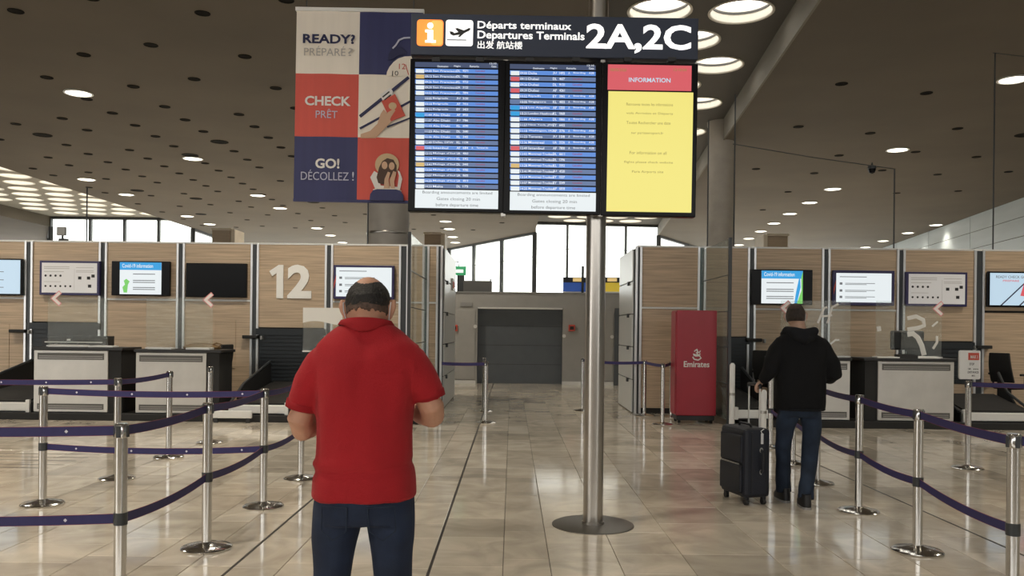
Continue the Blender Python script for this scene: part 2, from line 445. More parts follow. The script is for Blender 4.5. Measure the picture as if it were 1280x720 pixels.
# ceiling downlights: trim ring + lit lens + lamp
lens2 = MB().lathe([(.285, -.012), (.2, -.022), (0, -.026)], n=24).mesh('lamp_lens', 'lamp_glow')
trim2 = MB().lathe([(.285, 0), (.33, 0), (.34, -.02), (.30, -.03), (.285, -.015), (.285, 0)], n=24).mesh('trim_ring', 'alu_pale')
LAMP_PX = [((98,116),'large lit downlight nearest the left edge of the dark left ceiling'),((241,198),'lit downlight left of the blue lower banner square'),
  ((322,244),'lit downlight just left of the bottom of the banner'),((350,260),'lit downlight below the bottom left corner of the banner'),
  ((108,224),'lit downlight above the thin pole at far left'),((158,243),'lit downlight second along the row beside the left skylight strip'),
  ((234,270),'lit downlight third along the row beside the left skylight strip'),((262,280),'lit downlight just above the left tan box'),
  ((396,285),'lit downlight above the white number twelve, nearest of three'),((413,294),'lit downlight above the white number twelve, middle of three'),
  ((428,303),'lit downlight above the white number twelve, farthest of three'),
  ((557,276.5),'lit downlight under the left flight screen, nearest of four'),((561.6,286),'lit downlight under the left flight screen, second of four'),
  ((566,296),'lit downlight under the left flight screen, third of four'),((569,303),'lit downlight under the left flight screen, farthest of four'),
  ((1267,99),'brightest lit downlight at the upper right edge of the ceiling'),((1122,187),'lit downlight alone in the middle of the right ceiling'),
  ((1041,236),'lit downlight third along the long right row'),((1012,253),'lit downlight fourth along the long right row'),
  ((987.5,267),'lit downlight fifth along the long right row'),((967.5,279),'lit downlight sixth along the long right row above the tan box'),
  ((951,289),'lit downlight seventh along the long right row beside the tan box'),((936,298),'lit downlight eighth along the long right row'),
  ((923.5,306),'lit downlight farthest along the long right row'),
  ((1170,281),'lit downlight nearest above the blue grey side wall'),((1135,291),'lit downlight second above the blue grey side wall'),
  ((1104,301),'lit downlight third above the blue grey side wall'),((1082,309),'lit downlight farthest above the blue grey side wall')]
def downlight(loc, label, power):
    e = empty('ceiling_downlight', loc); tag(e, label, 'ceiling light', 'round downlights in the ceiling')
    inst('trim_ring', trim2, e, (0,0,0)); inst('lamp_lens', lens2, e, (0,0,0))
    L = bpy.data.lights.new('downlight_lamp', 'SPOT'); L.energy = power; L.spot_size = R(130); L.spot_blend = .8
    L.color = (1, .90, .74); L.shadow_soft_size = .28
    l = bpy.data.objects.new('downlight_lamp', L); COL.objects.link(l); l.parent = e; l.location = (0,0,-.05)
for k_, (x_, y_) in enumerate([(-3.4,-4),(-3.4,4),(-3.4,12),(-3.4,20),(-3.4,28),(-3.4,36),(-10.4,-4),(-10.4,4),(-10.4,12),(9.5,-5),(10.0,3),(10.6,11)]):
    downlight((x_, y_, H), 'lit downlight continuing a ceiling row out of sight overhead or behind the signs', DOWNLIGHT_W)
for (u, v), lab in LAMP_PX: downlight(G(u, v, H), lab, DOWNLIGHT_W*(.3 if 'side wall' in lab else 1))

# ================================================================== SETTING: far glazing, side walls
def glazing(n, pts, top, muls):
    """a run of panes between two plan points; muls = fractions where the mullions stand"""
    a, b = Vector(pts[0]), Vector(pts[1]); w = structure(empty('window_%d' % n, (a.x, a.y, 0)))
    d = (b-a); L = d.length; ang = math.atan2(d.y, d.x); w.rotation_euler = (0,0,ang)
    fr = [0.] + list(muls) + [1.]
    for i in range(len(fr)-1): MB().box(fr[i]*L+.03, fr[i+1]*L-.03, -.01, .01, .12, top-.12).build('pane', 'pane', w)
    for f in fr: MB().box(f*L-.06, f*L+.06, -.12, .12, 0, top).build('mullion', 'profile_dark', w)
    box('head_rail', 'profile_dark', w, 0, L, -.1, .1, top-.14, top); box('sill_rail', 'profile_dark', w, 0, L, -.1, .1, 0, .14)
    box('transom', 'profile_dark', w, 0, L, -.05, .05, top*.8, top*.8+.02)
glazing(1, [(1.26,48.6),(8.65,49.4)], H2, [.26,.73])
glazing(2, [(-4.5,59),(1.26,48.6)], H, [.33,.66])
glazing(3, [(8.65,49.4),(13.5,58)], H, [.55])
glazing(4, [(-19.2,59),(-4.5,59)], H, [.25,.5,.75])
glazing(5, [(-18.7,48.6),(-19.2,59)], H, [.5])
glazing(6, [(-27,48.6),(-18.7,48.6)], H2, [.28,.52,.76])
glazing(7, [(-33,59),(-27,48.6)], H, [.5])
glazing(8, [(13.5,58),(25,58)], H, [.33,.66])
wr = structure(MB().slab([(16.4,-14),(16.6,-14),(25.2,58),(25.0,58),(21.0,34)], 0, H).build('wall_right_far', 'joint'))
for seg in (((16.4,-14),(21.0,34)), ((21.0,34),(25.0,58))):
    a, b = Vector(seg[0]), Vector(seg[1]); d = b-a; L = d.length; t = d/L; nn = Vector((-t.y, t.x))
    npan = max(1, round(L/6))
    for i in range(npan):
        for j in range(9):
            p0 = a + t*(L*i/npan+.02); p1 = a + t*(L*(i+1)/npan-.02); off = nn*.03
            MB().slab([tuple(p0+off), tuple(p1+off), tuple(p1-off*.2), tuple(p0-off*.2)][::-1], j*.8+.015, j*.8+.785).build('cladding_panel', 'panel_bluegrey', wr)
structure(MB().box(-40.2, -40, -14, 62, 0, H).build('wall_left_unseen', 'wall_grey'))  # unseen wall added to keep outside light from the left

structure(MB().box(-24.5, 14.5, -14.2, -14, 0, 4.4).build('wall_front_unseen', 'wall_grey'))  # unseen wall added behind the camera, kept low so fill light enters above
# round columns carrying the vaults
def column(x, y, r, top, label, strut=False):
    c = empty('round_column', (x, y, 0)); tag(c, label, 'column')
    MB().lathe([(r*1.04, 0), (r*1.04, .12), (r, .13), (r, top-.15), (r*1.06, top-.12), (r*1.06, top-.001)], n=32).build('shaft', 'column_grey', c, smooth=True)
    MB().lathe([(r*1.01, 3.4), (r*1.02, 3.41), (r*1.02, 3.44), (r*1.01, 3.45)], n=32).build('band', 'steel_base', c, smooth=True)
    if strut:
        for s in (-1, 1):
            MB().tube([(s*.1, -.1, 5.6), (s*.25-.55, -2.2, top-.05)], .075, 10).build('strut', 'alu_pale', c, smooth=True)
pc = P(900.5, 250, 25); column(pc.x, 25, .39, H2, 'pale round column under the skylights right of the screens' )
pl = P(485.5, 270, 17); column(pl.x, 17, .43, H, 'grey round column rising behind the banner')

# ================================================================== SETTING: check-in walls
YL, YR, TOP = 15.5, 15.2, 3.03
wall_left = structure(empty('wall_left', (0, YL, 0)))
wall_right = structure(empty('wall_right', (0, YR, 0)))
def ux(u, v, Y): return P(u, v, Y).x
def uz(u, v, Y): return P(u, v, Y).z
def wood(par, Y, u0, u1, z0, z1, name='wood_panel', y0=-.03, m='wood'):
    v = 350; return box(name, m, par, ux(u0, v, Y), ux(u1, v, Y), y0, .0, z0, z1, .004)
def post(par, Y, u, w=.115, teal=False):
    x = ux(u, 350, Y)
    e = MB().box(x-w/2, x+w/2, -.035, .05, 0, TOP+.01).build('post', 'profile_teal' if teal else 'profile_dark', par)
    for s in (-1, 1): box('post_trim', 'alu', e, x+s*w/2-.02, x+s*w/2+.02, -.06, .05, 0, TOP+.015, .003)
for par, Y, x0, x1 in ((wall_left, YL, -10.6, ux(551,350,YL)), (wall_right, YR, ux(796,350,YR), 10.6)):
    box('backing', 'black_matte', par, x0+.01, x1-.01, .0, .12, 0, TOP-.02)
    box('cap_strip', 'alu_pale', par, x0, x1, -.04, .13, TOP, TOP+.03)
ZS = 1.985
def std_panel(par, Y, u0, u1, strip=True, zs=ZS, hatch=None, low=.1):
    wood(par, Y, u0, u1, zs+.015, TOP)
    if strip: box('strip', 'alu_pale', par, ux(u0,350,Y), ux(u1,350,Y), -.05, 0, zs-.02, zs+.012)
    wood(par, Y, u0, u1, low, zs-.022)
    if hatch:
        h0, h1, z0, z1 = hatch
        wood(par, Y, h0, h1, z0, z1, 'hatch', -.042)
std_panel(wall_left, YL, -150, -58); std_panel(wall_left, YL, -54, 35, hatch=(2, 14, .6, 1.5))
wood(wall_left, YL, 40, 127.5, 1.55, TOP)                                             # short panel over the dark recess
wood(wall_left, YL, 40, 127.5, .1, .75)
std_panel(wall_left, YL, 133, 223.5); std_panel(wall_left, YL, 230, 316.5, hatch=(271, 296, .72, 1.62))
wood(wall_left, YL, 322, 409, 1.49, TOP); std_panel(wall_left, YL, 414.5, 500.5); std_panel(wall_left, YL, 512, 529); std_panel(wall_left, YL, 536.5, 546.5)
for u in (-152, -56, 37.5, 130, 227, 319.3, 411.8): post(wall_left, YL, u)
post(wall_left, YL, 505, .14); post(wall_left, YL, 532.5, .09, True); post(wall_left, YL, 549.5, .08)
std_panel(wall_right, YR, 801, 872, zs=1.93); wood(wall_right, YR, 881.5, 936, 1.42, TOP)
std_panel(wall_right, YR, 942, 1028.5, zs=1.93); std_panel(wall_right, YR, 1034.5, 1122, zs=1.93)
wood(wall_right, YR, 1127.5, 1217, 1.38, TOP); wood(wall_right, YR, 1127.5, 1217, .1, .6)
std_panel(wall_right, YR, 1228, 1316, zs=1.93, strip=False); std_panel(wall_right, YR, 1321, 1400)
for u in (938.8, 1031.3, 1124.8, 1318.5): post(wall_right, YR, u)
post(wall_right, YR, 876.5, .11, True); post(wall_right, YR, 798, .08); post(wall_right, YR, 1222.5, .15)
# roller shutters behind the baggage belts
def shutter(par, Y, u0, u1, z0, z1, n=14):
    x0, x1 = ux(u0,350,Y), ux(u1,350,Y); e = box('roller_shutter', 'black', par, x0, x1, -.02, 0, z0, z1)
    hh = (z1-.12-z0)/n
    for i in range(n): MB().plate([(x0+.06, z0+i*hh+.008), (x1-.06, z0+i*hh+.008), (x1-.06, z0+(i+1)*hh-.008), (x0+.06, z0+(i+1)*hh-.008)], -.05, -.02).build('slat', 'shutter', e)
    box('shutter_box', 'shutter', e, x0, x1, -.07, -.02, z1-.12, z1)
shutter(wall_left, YL, 322, 409, .35, 1.47); shutter(wall_right, YR, 881.5, 936, .35, 1.40)
shutter(wall_left, YL, 40, 127.5, .76, 1.53, 8); shutter(wall_right, YR, 1127.5, 1217, .61, 1.36, 8)
for par, Y, u, z in ((wall_left, YL, 27, 1.34), (wall_left, YL, 316, 1.28), (wall_right, YR, 941, 1.33), (wall_right, YR, 1226, 1.25)):
    x = ux(u, 350, Y); box('lock_arm', 'black_matte', par, x-.14, x+.14, -.16, -.03, z, z+.06, .01)
    box('lock_knob', 'wall_grey_light', par, x-.16 if u > 1000 else x+.18, x-.12 if u > 1000 else x+.22, -.12, -.04, z-.02, z+.05, .008)
# side walls of the two blocks (white glazed panels with open joints)
for nm, par, x, y0, y1 in (('a', wall_left, ux(551,350,YL), 0., 3.0), ('b', wall_right, ux(796,350,YR), 0., 1.9)):
    s = 1 if nm == 'a' else -1
    box('side_backing', 'profile_dark', par, x-.05, x+.05, y0+.02, y1, 0, TOP-.03)
    for j in range(5):
        xx = sorted((x+s*.05, x+s*.075)); box('side_panel', 'panel_white', par, xx[0], xx[1], y0+.03, y1-.02, .02+j*.6, .02+j*.6+.58, .004)
    for j in range(4):
        xx = sorted((x+s*.05, x+s*.11)); box('side_bracket', 'profile_dark', par, xx[0], xx[1], y0+.4, y0+.5, .55+j*.6, .62+j*.6)
# glass wings standing out from the walls
def wing(n, par, Y, uw, unear, label):
    x = ux(uw, 350, Y); yn = abs(x)*F/abs(unroll(unear, 350)[0])
    w = structure(empty('window_%d' % n, (x, yn, 0)))
    zt = 3.0
    for j in range(5): MB().box(-.006, .006, .03, Y-yn-.04, .10+j*.58, .10+(j+1)*.58-.012).build('pane', 'wing_glass', w)
    for j in range(1, 5): MB().box(-.010, .010, .03, Y-yn-.04, .10+j*.58-.012, .10+j*.58).build('joint_bar', 'profile_dark', w)
    box('edge_post', 'profile_dark', w, -.025, .025, -.02, .03, 0, zt)
    box('foot_rail', 'steel_base', w, -.025, .025, .03, Y-yn-.04, 0, .10)
wing(9, wall_left, YL, 533, 511.5, ''); wing(10, wall_right, YR, 877, 912.5, '')
# raised dark platforms under the desks
structure(box('trim_2', 'black_matte', None, -10.6, -1.42, 13.05, YL-.04, 0, .11, .01))
structure(box('trim_3', 'black_matte', None, 3.75, 10.6, 13.15, YR-.04, 0, .11, .01))

# ================================================================== SETTING: grey service wall with door
YD = 22.9
wb = structure(empty('wall_back', (0, YD, 0)))
def dx(u): return ux(u, 420, YD)
zt = uz(650, 366.5, YD); zd = uz(650, 384, YD)
xs = [(-3.2, dx(596.5)), (dx(703.5), 4.9)]
box('masonry', 'wall_grey', wb, xs[0][0], xs[0][1], 0, .25, 0, zd); box('masonry', 'wall_grey', wb, xs[1][0], xs[1][1], 0, .25, 0, zd)
box('lintel', 'wall_grey', wb, -3.2, 4.9, 0, .25, zd, zt)
box('coping', 'wall_grey_light', wb, -3.2, 4.9, -.03, .28, zt, zt+.03)
for a, b in ((-3.2, dx(595)), (dx(703), dx(767))): box('skirting', 'alu_pale', wb, a, b, -.03, 0, 0, .09)
box('side_door', 'door_grey', wb, dx(768), dx(779), -.03, 0, 0, zd); box('joint_strip', 'wall_grey_light', wb, dx(779), dx(781.5), -.02, 0, 0, zd)
for a, b in ((559,594),(735,766)): box('raised_panel', 'wall_grey', wb, dx(a), dx(b), -.025, 0, .12, zd-.1, .006)
d1 = structure(empty('door_1', (0, YD+.08, 0)))
MB().box(dx(590), dx(710), .18, .24, .0, zd+.1).build('door_leaf', 'door_grey', d1)
box('door_head', 'alu_pale', d1, dx(597), dx(703), -.1, .18, zd-.05, zd-.005)
for k in range(1, 4): box('door_joint', 'profile_dark', d1, dx(597)+.02, dx(703)-.02, .176, .18, k*zd/4, k*zd/4+.012)
box('wall_plate', 'wall_grey_light', wb, dx(575), dx(590), -.03, 0, uz(580,383,YD), uz(580,378,YD))
for u in (568, 714.5): 
    b_ = box('alarm_box', 'ink_red', wb, dx(u-4), dx(u+4), -.08, 0, uz(u,414,YD), uz(u,406,YD), .01); box('alarm_face', 'black', b_, dx(u-2.4), dx(u+2.4), -.085, -.08, uz(u,412,YD), uz(u,408,YD))
for u, v in ((594,408),(705,420),(765,421)): MB().tube([(dx(u), 0, uz(u,v,YD)), (dx(u), -.05, uz(u,v,YD))], .05, 12).build('door_button', 'alu_pale', wb)

# ================================================================== THINGS: sign mast with screens
mast_p = G(741, 656)
mast = empty('departure_sign', mast_p)
tag(mast, 'tall steel sign mast with navy departures sign and three hanging screens', 'sign')
MB().lathe([(.315, 0), (.315, .006), (.30, .012), (0, .014)], n=48).build('base_disc', 'disc_dark', mast, smooth=True)
MB().lathe([(.085, .0135), (.085, .03), (.076, .032), (.076, H2-.03)], n=48).build('post', 'steel_brushed', mast, smooth=True)
SY = 6.24; SR = R(1.0); S0 = (690., 145.); s_ = SY/F
head = empty('sign_head', P(S0[0], S0[1], SY) - mast_p, 0, mast); head.rotation_euler = (0, SR - TH, 0)
def L(u, v):
    a, b = u-S0[0], v-S0[1]; return ((a*math.cos(SR)+b*math.sin(SR))*s_, -(-a*math.sin(SR)+b*math.cos(SR))*s_)
def lrect(u0, v0, u1, v1):
    a, c = L(u0, v0), L(u1, v1); return a[0], c[0], c[1], a[1]
x0, x1, z0, z1 = lrect(514, 16.5, 872.5, 74.5)
board = box('sign_board', 'navy_sign', head, x0, x1, 0, .17, z0, z1, .006)
# icons
def LR(name, m, u0, v0, u1, v1, y, r=.02, par=head, th=.004):
    a, b, c, d = lrect(u0, v0, u1, v1); return MB().plate(rrect(a, b, c, d, r), y-th, y).build(name, m, par)
LR('information_icon', 'orange_lit', 521.5, 24.5, 554, 58, -.001, .025, board); LR('icon_shine', 'orange_soft', 539, 26, 553, 57, -.0055, .02, board, .001)
LR('letter_stem', 'white_sign', 534.5, 38, 541.5, 53, -.007, .004, board); LR('letter_foot', 'white_sign', 531.5, 50.5, 545, 54, -.007, .004, board)
LR('letter_serif', 'white_sign', 531.5, 37.5, 540, 41, -.007, .004, board)
cx_, cz_ = L(538, 32.5); MB().tube([(cx_, -.011, cz_), (cx_, -.006, cz_)], .023, 16).build('letter_dot', 'white_sign', board)
LR('departure_icon', 'white_sign', 557.5, 25, 591, 58, -.001, .02, board)
def lpoly(pts): 
    return [L(u, v) for u, v in pts]
MB().plate(lpoly([(562,39.5),(566,40),(568,42),(573,40.5),(569,36),(572,35.5),(580,38.5),(586,35.5),(588.5,36),(587,38.5),(580,42),(575,46.5),(572.5,46.5),(575,43.5),(567,45),(563,43)])[::-1], -.009, -.005).build('plane_mark', 'ink_black', board)
LR('runway_mark', 'scr_grey', 558.5, 49.5, 583, 51, -.005, .002, board)
def ltext(name, s, m, u0, v0, u1, v1, y, bold, par):
    a, b, c, d = lrect(u0, v0, u1, v1); return text(name, s, m, par, a, b, c, d, y, bold)
ltext('sign_text', 'Départs terminaux', 'white_sign', 597, 26.5, 714, 40.5, -.004, .018, board)
ltext('sign_text', 'Departures Terminals', 'white_sign', 597, 38.5, 730.5, 53.5, -.004, .018, board)
ltext('sign_text', '出发 航站楼', 'white_sign', 597, 51, 653, 62, -.004, .012, board)
ltext('terminal_text', '2A,2C', 'white_sign', 733, 29.5, 863.5, 68.5, -.004, .03, board)
# screens
def screen_case(u0, v0, u1, v1):
    x0, x1, z0, z1 = lrect(u0, v0, u1, v1); return box('screen_case', 'black_gloss', head, x0, x1, .0, .085, z0, z1, .006)
def sp(par, m, u0, v0, u1, v1, y=-.002, name='screen_field'):
    x0, x1, z0, z1 = lrect(u0, v0, u1, v1); return MB().add([(x0,y,z0),(x1,y,z0),(x1,y,z1),(x0,y,z1)], [(0,1,2,3)]).build(name, m, par)
def flight_screen(case, i0, v0, i1, v1, rows, logos, gates):
    """row list with destination; rows alternate blue and slate; a white notice at the foot"""
    n = len(rows); hv = 8.0; foot = 25.0; rh = (v1 - foot - v0 - hv)/n; wv = i1-i0
    sp(case, 'scr_header', i0, v0, i1, v0+hv); sp(case, 'scr_white', i0, v1-foot, i1, v1)
    mt = MB(); mr = MB(); mlg = {}
    def q(mb, ua, va, ub, vb, y):
        x0, x1, z0, z1 = lrect(ua, va, ub, vb); mb.add([(x0,y,z0),(x1,y,z0),(x1,y,z1),(x0,y,z1)], [(0,1,2,3)])
    def t(mb, s, ua, va, ub, vb, y=-.005, bold=.01):
        x0, x1, z0, z1 = lrect(ua, va, ub, vb); text_into(mb, s, x0, x1, z0, z1, y, bold)
    for s, a, b in (('Destination', .27, .40), ('Flight', .47, .55), ('Remarks', .66, .77), ('Gate', .92, .98)): t(mt, s, i0+wv*a, v0+4.4, i0+wv*b, v0+7)
    t(mt, '13:10', i0+wv*.90, v0+1, i0+wv*.98, v0+3.4)
    for k, (tm, dest, fl, rm) in enumerate(rows):
        va = v0+hv+rh*k; sp(case, 'scr_slate' if k % 2 else 'scr_blue', i0, va, i1, va+rh, name='flight_row')
        mlg.setdefault(logos[k], MB()); q(mlg[logos[k]], i0+1, va+.9, i0+wv*.11, va+rh-.9, -.004)
        t(mt, tm, i0+wv*.12, va+2, i0+wv*.20, va+rh-2); ln = min(.30, .016+.021*len(dest))
        t(mt, dest, i0+wv*.215, va+1.9, i0+wv*(.215+ln), va+rh-1.9)
        t(mt, fl[:2], i0+wv*.50, va+2, i0+wv*.545, va+rh-2, bold=.02); t(mt, fl[2:], i0+wv*.575, va+2, i0+wv*.64, va+rh-2, bold=.02)
        if rm == 'x': t(mr, 'Cancelled', i0+wv*.73, va+2.2, i0+wv*.84, va+rh-2.2)
        elif rm: t(mt, rm, i0+wv*.74, va+2.2, i0+wv*.88, va+rh-2.2); t(mt, gates, i0+wv*.92, va+2.2, i0+wv*.98, va+rh-2.2); t(mt, 'A', i0+wv*.68, va+2.2, i0+wv*.70, va+rh-2.2)
    tag(mt.build('flight_text', 'scr_text', case), kind='stuff'); tag(mr.build('remark_text', 'scr_redtext', case), kind='stuff')
    for m, mb in mlg.items(): tag(mb.build('airline_mark', m, case), kind='stuff')
    mf = MB()
    for s, a, b, va in (('Boarding announcements are limited', .09, .93, 0), ('Gates closing 20 min', .26, .78, 8), ('before departure time', .25, .76, 15.5)):
        t(mf, s, i0+wv*a, v1-foot+2+va, i0+wv*b, v1-foot+7.8+va, bold=0)
    tag(mf.build('notice_text', 'scr_grey', case), kind='stuff')
random.seed(11)
def rowset(names, every):
    out = []
    for k, n in enumerate(names):
        out.append(('%02d:%02d' % (9+k//4, (k*13) % 60), n, random.choice(('AF','UA','EY','DL','KL','JU')) + str(random.randint(100, 9800)), every(k)))
    return out
c1 = screen_case(513, 73, 629, 266)
flight_screen(c1, 519, 77.5, 622.5, 261.5, rowset(['San Francisco']*5+['Belgrade']*3+['Abu Dhabi']*5+['Dallas, DFW','Istanbul']+['Malaga d\'Sol']*6+['Malta'], lambda k: 'Terminal 2G' if k == 14 else 'x'),
  ['scr_white','scr_amber','scr_white','scr_white','scr_white','scr_slate','scr_white','scr_white','scr_lblue','scr_white','scr_pale','scr_slate','scr_white','scr_white','scr_red']+['scr_white']*2+['scr_amber']+['scr_white']*4, '')
c2 = screen_case(632, 75.5, 750.5, 269)
flight_screen(c2, 637.5, 80, 744.5, 264.5, rowset(['Doha','Dubai','Dubai','Dubai','Riyadh','Singapore','Los Angeles','London Heathrow','Algiers','New York, JFK','Washington, IAD','Toronto','Montreal','Istanbul']+['Montreal-Trudeau']*7, lambda k: 'Boarding' if k in (0,4,5,6,8,10,11,12,13) else 'x'),
  ['scr_white','scr_red','scr_white','scr_red','scr_white','scr_slate','scr_lblue','scr_lblue']+['scr_white']*5+['scr_red']+['scr_white']*2+['scr_amber']+['scr_white']*4, 'A38')
c3 = screen_case(754, 77.5, 869.5, 271.5)
sp(c3, 'scr_red', 760, 80.5, 864, 114); sp(c3, 'scr_yellow', 760.5, 114, 864, 266)
ltext('screen_title', 'INFORMATION', 'scr_pale', 786, 97, 838, 103.5, -.004, .02, c3)
mi = MB()
for s, u0, u1, v in (('Retrouvez toutes les informations', 783, 841, 128.5), ('vols Arrivées et Départs', 783, 841, 140), ('Toutes Rechercher une date', 783, 838, 151.5), ('sur parisaeroport.fr', 789, 829, 164.5), ('For information on all', 787, 833, 189), ('flights please check website', 780, 841, 201), ('Paris Airports site', 790, 829, 213)):
    a, b, c, d = lrect(u0, v, u1, v+4.5); text_into(mi, s, a, b, c, d, -.004)
tag(mi.build('screen_text', 'scr_ochretext', c3), kind='stuff')
mi = MB()
for s, u0, u1 in (('08/05/2020', 763, 783), ('13:10:04', 842, 858)):
    a, b, c, d = lrect(u0, 85.5, u1, 89.5); text_into(mi, s, a, b, c, d, -.004)
tag(mi.build('screen_clock', 'scr_ochretext', c3), kind='stuff')
for u in (630.5, 752.2): 
    a, b, c, d = lrect(u-1.1, 74, u+1.1, 270); box('hanger_bar', 'steel_base', head, a, b, .01, .09, c, d)
for u in (545, 600, 662, 720, 785, 840):
    a, b, c, d = lrect(u-5, 71.5, u+5, 77); box('clamp', 'black', head, a, b, -.006, .06, c, d, .003)
a, b, c, d = lrect(560, 110, 850, 118); box('rear_rail', 'steel_base', head, a, b, .085, .12, c, d); a, b, c, d = lrect(560, 225, 850, 233); box('rear_rail', 'steel_base', head, a, b, .085, .12, c, d)

# ================================================================== THINGS: hanging banner
BY = 8.6; bs = BY/F; BR = R(1.0)
bo = P(371, 13, BY)
ban = empty('hanging_banner', bo); ban.rotation_euler = (0, BR-TH, 0)
tag(ban, 'hanging banner of six coloured squares reading READY, CHECK and GO', 'banner')
cw, ch = 79*bs, 78.6*bs
def bl(u, v):
    a, b = u-371, v-13; return ((a*math.cos(BR)+b*math.sin(BR))*bs, -(-a*math.sin(BR)+b*math.cos(BR))*bs)
for i in range(2):
    for j in range(3):
        m = (('cream_banner','navy_banner'),('red_banner','cream_banner'),('navy_banner','red_banner'))[j][i]
        # softly waved cloth square
        mb = MB(); n = 12; vs = []; fs = []
        for a in range(n+1):
            for b in range(2):
                xx = i*cw + cw*a/n; vs.append((xx, .006*math.sin(xx*14), -(j+b)*ch))
        k = len(vs); vs += [(p[0], p[1]+.004, p[2]) for p in vs]
        for a in range(n): fs += [(2*a+1, 2*a+3, 2*a+2, 2*a), (k+2*a, k+2*a+2, k+2*a+3, k+2*a+1)]
        fs += [(0,k,k+1,1), (2*n,2*n+1,k+2*n+1,k+2*n)]
        mb.add(vs, fs).build('cloth_square', m, ban, smooth=True)
box('top_bar', 'alu_pale', ban, -.01, 2*cw+.01, -.02, .03, -.005, .03); box('hem_bar', 'navy_banner', ban, 0, 2*cw, -.015, .02, -3*ch-.025, -3*ch+.003)
for x in (.1, 2*cw-.1): MB().tube([(x, .005, .02), (x, .005, H-bo.z-.02)], .006, 6).build('hanging_wire', 'profile_dark', ban)
def btext(s, m, u0, v0, u1, v1, bold): 
    a = bl(u0, v0); b = bl(u1, v1); text('banner_text', s, m, ban, a[0], b[0], b[1], a[1], -.010, bold)
btext('READY?', 'ink_navy', 379, 42.5, 444, 55.5, .03); btext('PRÉPARÉ', 'ink_grey', 380.5, 57.5, 432, 70.5, 0); btext('?', 'ink_grey', 435.5, 60.5, 441.5, 70.5, 0)
btext('CHECK', 'ink_white', 381.5, 120, 438.5, 133, .03); btext('PRÊT', 'ink_paleblue', 395, 136, 422, 148, 0)
btext('GO!', 'ink_white', 394.5, 198, 424.5, 211, .03); btext('DÉCOLLEZ', 'ink_paleblue', 376.5, 212, 436, 226, 0); btext('!', 'ink_paleblue', 440.5, 215, 442.5, 226, 0)
def bplate(name, pts, m, y=-.010, th=.002):
    MB().plate([bl(u, v) for u, v in pts][::-1], y-th, y).build(name, m, ban)
def ell(u, v, ru, rv, n=24, a0=0, a1=360): return [(u+ru*math.cos(R(a0+(a1-a0)*k/n)), v+rv*math.sin(R(a0+(a1-a0)*k/n))) for k in range(n)]
def bstroke(name, pts, w, m, y=-.010):
    mb = MB(); mb.tube([(bl(u,v)[0], y, bl(u,v)[1]) for u, v in pts], w*bs, 6, flat=.12, up=(0,0,1)).build(name, m, ban)
# alarm clock, strap watch stripes and hand with passport, two travellers
bplate('clock_print', [(483,95.5),(484,90),(487,84),(492,78),(498,73.5),(506,71),(514,70.5),(528,76),(528,95.5)], 'cream_banner', -.009)
bplate('clock_bell_print', [(485,75),(486,68),(490,62),(496,59),(503,60),(508,65),(508,68),(498,70),(490,75)], 'ink_navy')
bstroke('clock_arm_print', [(491,61),(495,57),(499,50.5),(505,48),(513,47.5)], 1.1, 'ink_paleblue', -.012)
for s, u0, v0, u1, v1, m in (('10', 490.5, 89, 498, 95, 'ink_black'), ('12', 499, 80, 507, 87, 'ink_red')):
    a = bl(u0, v0); b = bl(u1, v1); text('clock_numeral_print', s, m, ban, a[0], b[0], b[1], a[1], -.0135, 0)
bstroke('clock_hand_print', [(507,81),(511,94)], .5, 'ink_red', -.0135)
for a, b, w in (((450,146),(511,97),2.0), ((450,161),(528,119),1.4), ((484,159),(528,142),1.0)): bstroke('stripe_print', [a, b], w, 'ink_navy', -.0105)
bplate('hand_print', [(451,173),(451,168),(463,164),(472,155),(476,143),(480,137),(484,142),(488,139),(493,136),(494,139),(490,147),(489,153),(482,160),(472,171),(470,173)], 'ink_skin', -.012)
bplate('ticket_print', [(475,119),(488,110),(491,114),(492,122),(480,129)], 'ink_white', -.0125)
bplate('passport_print', [(477,127),(494,118),(507,145),(489,152)], 'ink_red', -.0135)
bplate('passport_mark_print', ell(491,133,5,4.5), 'ink_straw', -.016, .001)
bplate('thumb_print', [(482,146),(485,141),(493,136),(494.5,138.5),(489,147),(487,152)], 'ink_skin', -.0165)
for a, b in (((478.5,122),(487,115)), ((481,125.5),(489,119))): bstroke('ticket_bar_print', [a, b], .9, 'ink_black', -.015)
bplate('hat_print', ell(484,206,15,14), 'ink_straw', -.010)
bplate('hair_print', [(473,229),(471,222),(474,210),(478,202),(484,198),(492,200),(496,207),(496,214),(488,222),(480,231)], 'ink_hair', -.0125)
bplate('shoulder_print', [(463,222),(468,214),(473,217),(476,232),(497,234),(499,220),(497,213),(500,215),(503,224),(500,238),(470,238)], 'ink_white', -.012)
bplate('face_print', ell(481,207,3.6,4.8), 'ink_skin', -.015); bplate('face_print', ell(490,208,3.6,4.8), 'ink_skin', -.0155)
bplate('arm_print', [(480,236),(481,224),(485,215),(488,216),(486,226),(488,236)], 'ink_skin', -.016); bplate('arm_print', [(489,236),(487,226),(492,214),(496,216),(493,227),(494,236)], 'ink_skin', -.0165)
# rounded navy panel hung under the banner
fx, fz_ = bl(484, 244)
nav = MB().plate([(fx+x*bs, fz_+z*bs) for x, z in [(-21,-7.5),(21,-7.5),(20.5,0),(17,5),(12,6.5),(-12,6.5),(-17,5),(-20.5,0)]], -.045, -.02).build('rounded_flap', 'navy_banner', ban)
MB().tube([(fx-17*bs, -.03, fz_+5.6*bs), (fx-12*bs, -.03, fz_+7*bs), (fx+12*bs, -.03, fz_+7*bs), (fx+18*bs, -.03, fz_+4.6*bs)], .008, 8).build('pale_rim', 'cream_banner', nav)

